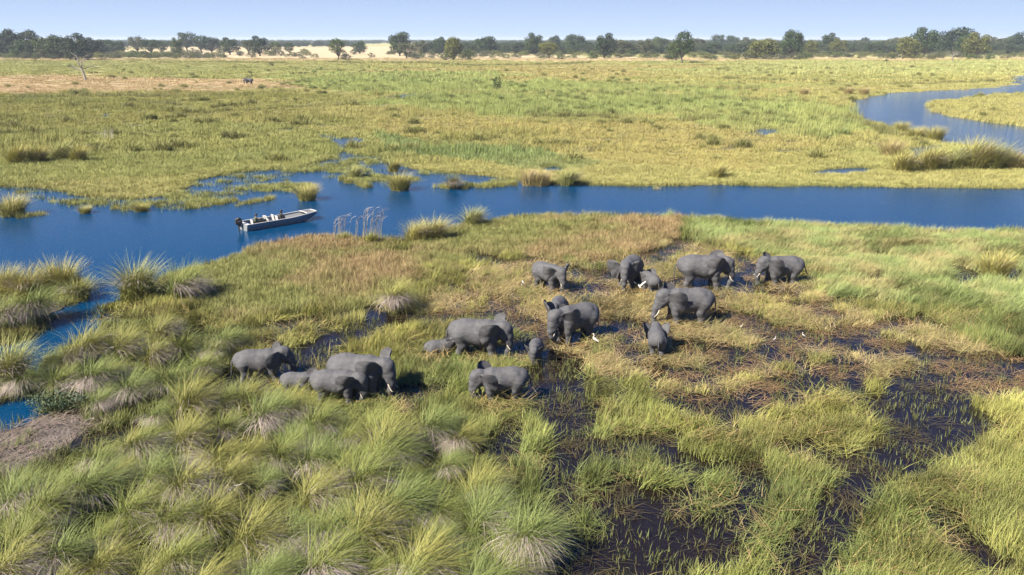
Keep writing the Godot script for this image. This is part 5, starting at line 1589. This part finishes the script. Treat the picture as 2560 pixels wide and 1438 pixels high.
func build_trees() -> void:
	make_trees()
	bare_tree(Vector3(-182.6, 0, -351.0), 11.0, 0.5, Color(0.34, 0.32, 0.31), "bare grey dead tree standing alone at the edge of the straw flat")
	bare_tree(Vector3(332.7, 0, -622.8), 10.0, 0.6, Color(0.34, 0.31, 0.29), "pale bare dead tree in front of the big dark trees at the right")
	bare_tree(Vector3(126.4, 0, -856.5), 13.0, 0.4, Color(0.20, 0.18, 0.16), "thin grey leafless tree among the dark tree line right of the middle")
	# crown outline and colour of each tree along the line: kind, tint, foot, height, width
	var near := "trees of the line beyond the plain"
	for t in [
		["round", 4, Vector2(-499.6, -818.2), 24.1, 29.7, "dark green tree at the very left end of the woods"],
		["round", 4, Vector2(-489.1, -836.9), 23.5, 28.3, "second big dark tree from the left edge, tallest in the left woods"],
		["round", 0, Vector2(-443.6, -751.0), 15.3, 20.0, "lower dark tree standing in front of the left edge pair"],
		["open", 1, Vector2(-416.2, -735.8), 17.5, 20.7, "mid green tree showing its pale stem left of the dead tree"],
		["round", 0, Vector2(-402.6, -735.8), 18.9, 22.1, "dark green tree just left of the bare dead tree's crown"],
		["round", 4, Vector2(-365.7, -693.9), 19.2, 23.5, "very dark spreading tree directly behind the bare dead tree"],
		["round", 4, Vector2(-403.5, -800.3), 16.3, 23.2, "dark blue green tree right behind the dead tree's right side"],
		["round", 0, Vector2(-479.1, -996.3), 14.4, 31.8, "dark rounded tree where the left woods thin out"],
		["open", 3, Vector2(-427.1, -944.9), 19.2, 21.0, "greyish slender tree, first one standing on the straw gap"],
		["open", 0, Vector2(-391.9, -898.5), 16.1, 20.0, "dark open tree beside the greyish slender one"],
		["open", 0, Vector2(-389.7, -921.1), 15.1, 17.8, "small dark tree between the grey tree and the tall group"],
		["round", 1, Vector2(-338.1, -836.9), 16.2, 13.0, "narrow dark green tree left of the tall irregular group"],
		["open", 0, Vector2(-425.5, -1084.6), 24.6, 26.2, "tallest irregular tree of the group on the straw flat"],
		["open", 0, Vector2(-406.1, -1084.6), 20.4, 28.3, "dark layered tree right of the tallest irregular one"],
		["round", 4, Vector2(-393.0, -1084.6), 17.8, 24.1, "dark rounded tree at the right end of the tall group"],
		["round", 0, Vector2(-314.0, -921.1), 16.5, 22.3, "dark round tree alone right of the tall group"],
		["open", 3, Vector2(-293.1, -921.1), 15.6, 18.7, "grey leafed tree left of the very dark round one"],
		["round", 4, Vector2(-261.0, -856.5), 17.8, 22.4, "very dark round tree left of the straw gap"],
		["open", 1, Vector2(-262.8, -921.1), 13.4, 15.1, "small open tree standing on the straw flat"],
		["open", 0, Vector2(-241.6, -898.5), 13.0, 12.2, "smallest open tree on the straw flat right of its twin"],
		["open", 1, Vector2(-146.2, -693.9), 16.8, 15.5, "bright green tree with visible stems standing alone on straw"],
		["round", 0, Vector2(-178.2, -969.9), 13.6, 16.9, "small dark tree alone right of the bright green stemmed one"],
		["round", 0, Vector2(-116.0, -856.5), 22.4, 23.2, "tall broad dark tree left of the golden tree"],
		["open", 3, Vector2(-96.0, -751.0), 13.1, 18.9, "grey bushy tree in front of the tall broad dark one"],
		["round", 3, Vector2(-99.1, -898.5), 13.9, 19.1, "grey green tree between the tall broad tree and the golden tree"],
		["round", 0, Vector2(-86.7, -996.3), 17.8, 17.3, "blue green tree with its top above the horizon left of the golden tree"],
		["round", 2, Vector2(-49.4, -693.9), 17.1, 15.5, "golden yellow green round tree in front of the line"],
		["bush", 1, Vector2(-36.3, -693.9), 8.1, 12.1, "low green bushy tree at the golden tree's right foot"],
		["round", 0, Vector2(-31.8, -996.3), 18.8, 28.9, "dark wide tree right of the golden tree"],
		["round", 0, Vector2(24.9, -921.1), 20.9, 21.4, "tall dark tree with a clear trunk near the middle of the line"],
		["open", 2, Vector2(32.8, -735.8), 13.9, 20.0, "yellow green open tree in front of the tall dark middle tree"],
		["round", 4, Vector2(65.1, -1272.5), 20.3, 20.9, "dark tree top showing behind the yellow green open tree"],
		["round", 0, Vector2(84.2, -1117.7), 21.1, 33.5, "broad dark tree behind low scrub right of the yellow green one"],
		["round", 4, Vector2(84.3, -751.0), 19.6, 20.4, "dark grey green dense tree left of the leafless one"],
		["round", 3, Vector2(116.0, -856.5), 14.9, 19.9, "grey green tree just left of the leafless tree"],
		["round", 3, Vector2(137.5, -856.5), 15.3, 18.2, "grey green tree just right of the leafless tree"],
		["round", 1, Vector2(211.5, -1190.1), 18.4, 28.7, "mid green tree with a rounded top left of the lone front tree"],
		["open", 0, Vector2(124.4, -602.2), 21.6, 15.8, "lone dark tree standing farthest forward with a short clear trunk"],
		["open", 1, Vector2(132.8, -668.5), 14.3, 16.2, "green lower tree touching the lone front tree"],
		["round", 3, Vector2(251.0, -1117.7), 16.2, 27.0, "grey green tree behind the right side of the lone front tree"],
		["open", 0, Vector2(367.7, -1477.0), 23.5, 28.5, "flat topped dark tree over the grey green row"],
		["round", 0, Vector2(391.9, -1477.0), 21.4, 25.7, "dark tree beside the flat topped one in the grey green row"],
		["round", 3, Vector2(339.1, -1190.1), 17.2, 27.6, "grey green tree left of the yellow green broad one"],
		["round", 2, Vector2(219.4, -721.3), 16.1, 26.5, "broad yellow green tree touching the ground right of the lone front tree"],
		["round", 0, Vector2(253.8, -751.0), 22.9, 21.1, "tall dark tree with two trunks beside the broad yellow green one"],
		["round", 2, Vector2(325.0, -898.5), 14.3, 15.6, "small yellow green tree between two taller dark trees"],
		["round", 0, Vector2(380.4, -996.3), 21.2, 25.0, "dark tree with an uneven top behind the small yellow green one"],
		["round", 2, Vector2(363.4, -921.1), 15.6, 19.6, "small round yellow green tree before the uneven dark one"],
		["round", 3, Vector2(497.1, -1190.1), 13.8, 26.4, "grey green tree in the dip of the right woods"],
		["open", 4, Vector2(627.1, -1477.0), 19.2, 17.1, "narrow dark tree rising from the dip of the right woods"],
		["round", 1, Vector2(528.7, -1190.1), 13.8, 25.3, "mid green tree in the dip right of the narrow dark one"],
		["round", 3, Vector2(484.6, -1053.5), 17.3, 22.4, "pale grey green tree left of the tall right group"],
		["round", 2, Vector2(358.5, -751.0), 17.5, 20.4, "yellow green tree in front of the tall right group"],
		["round", 0, Vector2(407.0, -818.2), 24.9, 28.5, "tall dark tree, left one of the tall right pair"],
		["round", 1, Vector2(545.6, -1053.5), 18.3, 25.5, "green tree filling the gap between the tall right pair"],
		["round", 4, Vector2(457.4, -856.5), 26.5, 32.3, "tallest dark tree of the right woods behind the pale dead tree"],
		["round", 0, Vector2(448.1, -818.2), 20.6, 19.8, "dark tree leaning on the right side of the tallest right tree"],
		["round", 2, Vector2(421.7, -751.0), 20.4, 24.0, "broad yellow green tree right of the pale dead tree"],
		["round", 3, Vector2(651.1, -1117.7), 17.3, 27.0, "grey green tree between the broad yellow one and the right edge"],
		["round", 1, Vector2(712.6, -1190.1), 18.4, 28.7, "green tree in the row near the right edge"],
		["round", 4, Vector2(647.5, -1053.5), 24.4, 31.6, "dark tree cut by the right edge of the picture"],
	]:
		tree(t[0], t[1], t[2], t[3], t[4], t[5], near)
	for t in [
		[Vector2(-5.2, -286.5), 4.6, 4.0, "single dark green bush standing alone in the middle of the plain"],
		[Vector2(-54.4, -325.6), 1.6, 3.2, "small dark bush low in the plain right of the distant elephant"],
		[Vector2(-157.2, -539.6), 2.6, 4.5, "dark low bush on the green flat before the straw strip"],
		[Vector2(282.3, -622.8), 2.6, 4.0, "small green bush standing before the right hand scrub"],
	]:
		tree("bush", 0, t[0], t[1], t[2], t[3], "lone bushes on the plain", "bush", "bush")
	# thorn scrub below the trees
	for t in [
		[3, Vector2(-478.6, -764.1), "thorn bush at the foot of the dark green tree at the very left end of"],
		[2, Vector2(-487.9, -817.1), "thorn bush at the foot of the second big dark tree from the left edge, tallest"],
		[1, Vector2(-405.3, -703.3), "thorn bush at the foot of the lower dark tree standing in front of the left"],
		[0, Vector2(-395.5, -714.0), "thorn bush at the foot of the mid green tree showing its pale stem left of"],
		[3, Vector2(-371.4, -693.9), "thorn bush at the foot of the dark green tree just left of the bare dead"],
		[3, Vector2(-356.3, -693.9), "thorn bush at the foot of the very dark spreading tree directly behind the bare dead"],
		[3, Vector2(-399.1, -766.5), "thorn bush at the foot of the dark blue green tree right behind the dead tree's"],
		[0, Vector2(-461.4, -934.7), "thorn bush at the foot of the dark rounded tree where the left woods thin out"],
		[3, Vector2(-400.5, -901.3), "thorn bush at the foot of the greyish slender tree, first one standing on the straw"],
		[3, Vector2(-375.4, -840.8), "thorn bush at the foot of the dark open tree beside the greyish slender one"],
		[0, Vector2(-365.3, -878.8), "thorn bush at the foot of the small dark tree between the grey tree and the"],
		[3, Vector2(-321.7, -785.2), "thorn bush at the foot of the narrow dark green tree left of the tall irregular"],
		[1, Vector2(-388.8, -1024.1), "thorn bush at the foot of the tallest irregular tree of the group on the straw"],
		[3, Vector2(-395.6, -1024.1), "thorn bush at the foot of the dark layered tree right of the tallest irregular one"],
		[2, Vector2(-359.1, -1015.3), "thorn bush at the foot of the dark rounded tree at the right end of the"],
		[3, Vector2(-291.1, -885.6), "thorn bush at the foot of the dark round tree alone right of the tall group"],
		[3, Vector2(-281.5, -854.0), "thorn bush at the foot of the grey leafed tree left of the very dark round"],
		[3, Vector2(-247.6, -786.5), "thorn bush at the foot of the very dark round tree left of the straw gap"],
		[0, Vector2(-244.7, -875.5), "thorn bush at the foot of the small open tree standing on the straw flat"],
		[0, Vector2(-214.8, -820.4), "thorn bush at the foot of the smallest open tree on the straw flat right of"],
		[3, Vector2(-139.7, -693.9), "thorn bush at the foot of the bright green tree with visible stems standing alone on"],
		[3, Vector2(-177.9, -931.1), "thorn bush at the foot of the small dark tree alone right of the bright green"],
		[1, Vector2(-102.0, -815.5), "thorn bush at the foot of the tall broad dark tree left of the golden tree"],
		[3, Vector2(-83.1, -720.0), "thorn bush at the foot of the grey bushy tree in front of the tall broad"],
		[3, Vector2(-99.2, -829.1), "thorn bush at the foot of the grey green tree between the tall broad tree and"],
		[1, Vector2(-90.7, -954.2), "thorn bush at the foot of the blue green tree with its top above the horizon"],
		[1, Vector2(-55.1, -693.9), "thorn bush at the foot of the golden yellow green round tree in front of the"],
		[2, Vector2(-43.2, -929.6), "thorn bush at the foot of the dark wide tree right of the golden tree"],
		[2, Vector2(15.3, -896.2), "thorn bush at the foot of the tall dark tree with a clear trunk near the"],
		[1, Vector2(41.8, -704.2), "thorn bush at the foot of the yellow green open tree in front of the tall"],
		[3, Vector2(59.2, -1024.1), "thorn bush at the foot of the dark tree top showing behind the yellow green open"],
		[3, Vector2(64.8, -1024.1), "thorn bush at the foot of the broad dark tree behind low scrub right of the"],
		[3, Vector2(73.1, -734.4), "thorn bush at the foot of the dark grey green dense tree left of the leafless"],
		[1, Vector2(119.7, -825.1), "thorn bush at the foot of the grey green tree just left of the leafless tree"],
		[0, Vector2(143.1, -828.8), "thorn bush at the foot of the grey green tree just right of the leafless tree"],
		[3, Vector2(194.3, -1024.1), "thorn bush at the foot of the mid green tree with a rounded top left of"],
		[1, Vector2(134.6, -693.9), "thorn bush at the foot of the lone dark tree standing farthest forward with a short"],
		[3, Vector2(130.5, -693.9), "thorn bush at the foot of the green lower tree touching the lone front tree"],
		[3, Vector2(242.0, -1024.1), "thorn bush at the foot of the grey green tree behind the right side of the"],
		[0, Vector2(266.8, -1024.1), "thorn bush at the foot of the flat topped dark tree over the grey green row"],
		[0, Vector2(282.7, -1024.1), "thorn bush at the foot of the dark tree beside the flat topped one in the"],
		[3, Vector2(305.6, -1024.1), "thorn bush at the foot of the grey green tree left of the yellow green broad"],
		[3, Vector2(196.6, -693.9), "thorn bush at the foot of the broad yellow green tree touching the ground right of"],
		[1, Vector2(246.1, -696.8), "thorn bush at the foot of the tall dark tree with two trunks beside the broad"],
		[2, Vector2(307.7, -867.2), "thorn bush at the foot of the small yellow green tree between two taller dark trees"],
		[3, Vector2(356.8, -911.3), "thorn bush at the foot of the dark tree with an uneven top behind the small"],
		[1, Vector2(324.4, -843.9), "thorn bush at the foot of the small round yellow green tree before the uneven dark"],
		[2, Vector2(416.3, -1024.1), "thorn bush at the foot of the grey green tree in the dip of the right"],
		[0, Vector2(442.4, -1024.1), "thorn bush at the foot of the narrow dark tree rising from the dip of the"],
		[2, Vector2(443.9, -1024.1), "thorn bush at the foot of the mid green tree in the dip right of the"],
		[3, Vector2(476.5, -1012.3), "thorn bush at the foot of the pale grey green tree left of the tall right"],
		[0, Vector2(330.1, -713.3), "thorn bush at the foot of the yellow green tree in front of the tall right"],
		[0, Vector2(392.5, -759.0), "thorn bush at the foot of the tall dark tree, left one of the tall right"],
		[3, Vector2(508.2, -960.7), "thorn bush at the foot of the green tree filling the gap between the tall right"],
		[3, Vector2(445.1, -809.9), "thorn bush at the foot of the tallest dark tree of the right woods behind the"],
		[3, Vector2(406.9, -754.9), "thorn bush at the foot of the dark tree leaning on the right side of the"],
		[3, Vector2(406.6, -705.5), "thorn bush at the foot of the broad yellow green tree right of the pale dead"],
		[3, Vector2(571.2, -1001.1), "thorn bush at the foot of the grey green tree between the broad yellow one and"],
		[1, Vector2(624.9, -1024.1), "thorn bush at the foot of the green tree in the row near the right edge"],
		[1, Vector2(637.5, -1009.2), "thorn bush at the foot of the dark tree cut by the right edge of the"],
	]:
		tree("bush", t[0], t[1], vary(4.0, 6.5), vary(8.0, 13.0), t[2], "thorn bushes below the tree line", "thorn_bush", "bush")
	var scrub := [Scatter.new(), Scatter.new()]
	for strip in [[230, Vector2(-470.3, -735.8), Vector2(-256.5, -735.8), Vector2(-603.0, -944.9), Vector2(-305.4, -877.0)], [170, Vector2(-89.1, -735.8), Vector2(160.7, -721.3), Vector2(-124.2, -1117.7), Vector2(248.3, -1117.7)], [260, Vector2(154.6, -693.9), Vector2(457.1, -693.9), Vector2(241.0, -1084.6), Vector2(734.2, -1117.7)], [22, Vector2(-244.5, -721.3), Vector2(-83.8, -721.3), Vector2(-356.3, -1053.5), Vector2(-122.2, -1053.5)]]:
		for k in strip[0]:
			var t := chance()
			var p: Vector2 = (strip[1] as Vector2).lerp(strip[2], t).lerp((strip[3] as Vector2).lerp(strip[4], t), chance())
			var tall := vary(0.28, 0.62)
			scrub[k % 2].put(p.x, -0.3, p.y, vary(0, TAU), vary(0.7, 1.4), tall, [Color(0.12, 0.145, 0.06), Color(0.11, 0.155, 0.045), Color(0.17, 0.185, 0.06), Color(0.14, 0.145, 0.09)][rng.randi() % 4] * vary(0.8, 1.3))
	var sc := tag(thing("scrub"), "grey green thorn scrub filling the ground between the trees", "scrub", "", "stuff")
	for k in 2:
		spread("bushes", ((tree_kinds["bush"][k] as Node3D).get_node("crown") as MeshInstance3D).mesh, scrub[k], sc, crown_white())
	# the far woods, a grey-blue belt that reads as one mass
	var merged := []
	for k in 3:
		var src: Node3D = tree_kinds[["round", "open", "round"][k]][k % 2]
		merged.append((src.get_node("crown") as MeshInstance3D).mesh)
	var s := [Scatter.new(), Scatter.new(), Scatter.new()]
	for k in 9000:
		var far := 930.0 * pow(6.2, chance())
		var x := vary(-0.74, 0.74) * far
		var edge := middle.get_noise_2d(x * 0.012, far * 0.02)
		var side := x / far
		var open_ := side > -0.47 and side < -0.10
		if far < 1700.0 and open_:
			continue
		if edge < 0.05 - clampf((far - 2400.0) / 1500.0, 0.0, 0.6) - (0.0 if open_ else 0.28):
			continue
		var tall := vary(0.8, 1.5)
		s[rng.randi() % 3].put(x, -0.8, -far, vary(0, TAU), tall * vary(1.0, 1.6), tall, Color(0.046, 0.072, 0.034) * vary(0.75, 1.3))
	var o := tag(thing("far_woodland"), "blue green belt of far woods along the horizon", "woods", "", "stuff")
	for k in 3:
		spread("trees", merged[k], s[k], o, crown_white())


func crown_white() -> StandardMaterial3D:
	return leaf_mat(Color.WHITE, 0.45)


# ---------------------------------------------------------------- small things
func build_leafy_bush() -> void:
	var o := tag(thing("leafy_bush", Vector3(-21.58, 0, -34.39)), "low leafy bush with dark blue green leaves at the top of the mud bank", "bush")
	var g := Geo.new()
	var w := Geo.new()
	for k in 60:
		var a := vary(0, TAU)
		var top := Vector3(cos(a) * vary(0.1, 1.25), vary(0.35, 0.85), sin(a) * vary(0.1, 0.8))
		w.tube([Vector3(top.x * 0.3, 0, top.z * 0.3), top], [0.012, 0.006], 4, Color.WHITE)
		for q in 26:
			var p := top + Vector3(rng.randfn(), rng.randfn() * 0.7, rng.randfn()) * 0.16
			var d := Vector3(rng.randfn(), rng.randfn() * 0.5, rng.randfn()).normalized()
			var u := d * vary(0.05, 0.09)
			var s := d.cross(Vector3(rng.randfn(), 1.0, rng.randfn())).normalized() * 0.028
			g.quad(p - u, p - s, p + u, p + s, Color.WHITE * vary(0.7, 1.3))
	part("foliage", g.mesh(), o, leaf_mat(Color(0.085, 0.13, 0.075), 0.4))
	part("stem", w.mesh(), o, mat(0.10, 0.09, 0.05))


func _ready() -> void:
	rng.seed = 7
	# camera: a drone about 17 m up, looking down 17 degrees
	var cam := Camera3D.new()
	cam.name = "camera"
	cam.position = Vector3(0, CAMERA_HEIGHT, 0)
	cam.rotation_degrees.x = -17.398
	cam.fov = 39.822
	cam.near = 0.5
	cam.far = 12000.0
	add_child(cam)
	cam.current = true
	# sky, haze and exposure
	var sky_m := ProceduralSkyMaterial.new()
	sky_m.sky_top_color = Color(0.0034, 0.038, 0.150).linear_to_srgb()
	sky_m.sky_horizon_color = Color(0.182, 0.230, 0.306).linear_to_srgb()
	sky_m.sky_curve = 0.105
	sky_m.ground_bottom_color = Color(0.05, 0.05, 0.03)
	sky_m.ground_horizon_color = Color(0.17, 0.215, 0.285).linear_to_srgb()
	sky_m.sun_angle_max = 6.0
	sky_m.sun_curve = 0.05
	var env := Environment.new()
	env.background_mode = Environment.BG_SKY
	env.sky = Sky.new()
	env.sky.sky_material = sky_m
	env.tonemap_mode = Environment.TONE_MAPPER_LINEAR
	env.tonemap_exposure = 3.5
	env.sdfgi_enabled = true
	env.ssao_enabled = true
	env.ssil_enabled = true
	env.fog_enabled = true
	env.fog_density = 0.0001
	env.fog_light_color = Color(0.86, 0.92, 1.0)
	var world := WorldEnvironment.new()
	world.name = "world"
	world.environment = env
	add_child(world)
	# the sun stands to the left, a little behind the camera
	var sun := DirectionalLight3D.new()
	sun.name = "sun"
	sun.light_energy = 1.6
	sun.light_color = Color(1.0, 0.95, 0.86)
	sun.light_angular_distance = 0.5
	sun.shadow_enabled = true
	add_child(sun)
	sun.look_at_from_position(Vector3(-0.58, 0.67, 0.38), Vector3.ZERO)
	broad = noise(1, 0.012, 3)
	middle = noise(2, 0.06, 3)
	fine = noise(3, 0.12, 2)
	long_bands = noise(4, 0.02, 3)
	# structure
	build_water()
	mark_channels()
	build_ground()
	# objects
	build_elephants()
	build_boat()
	build_trees()
	build_tussocks()
	build_near_grass()
	build_plain_grass()
	build_plumes()
	build_leafy_bush()
	build_birds()
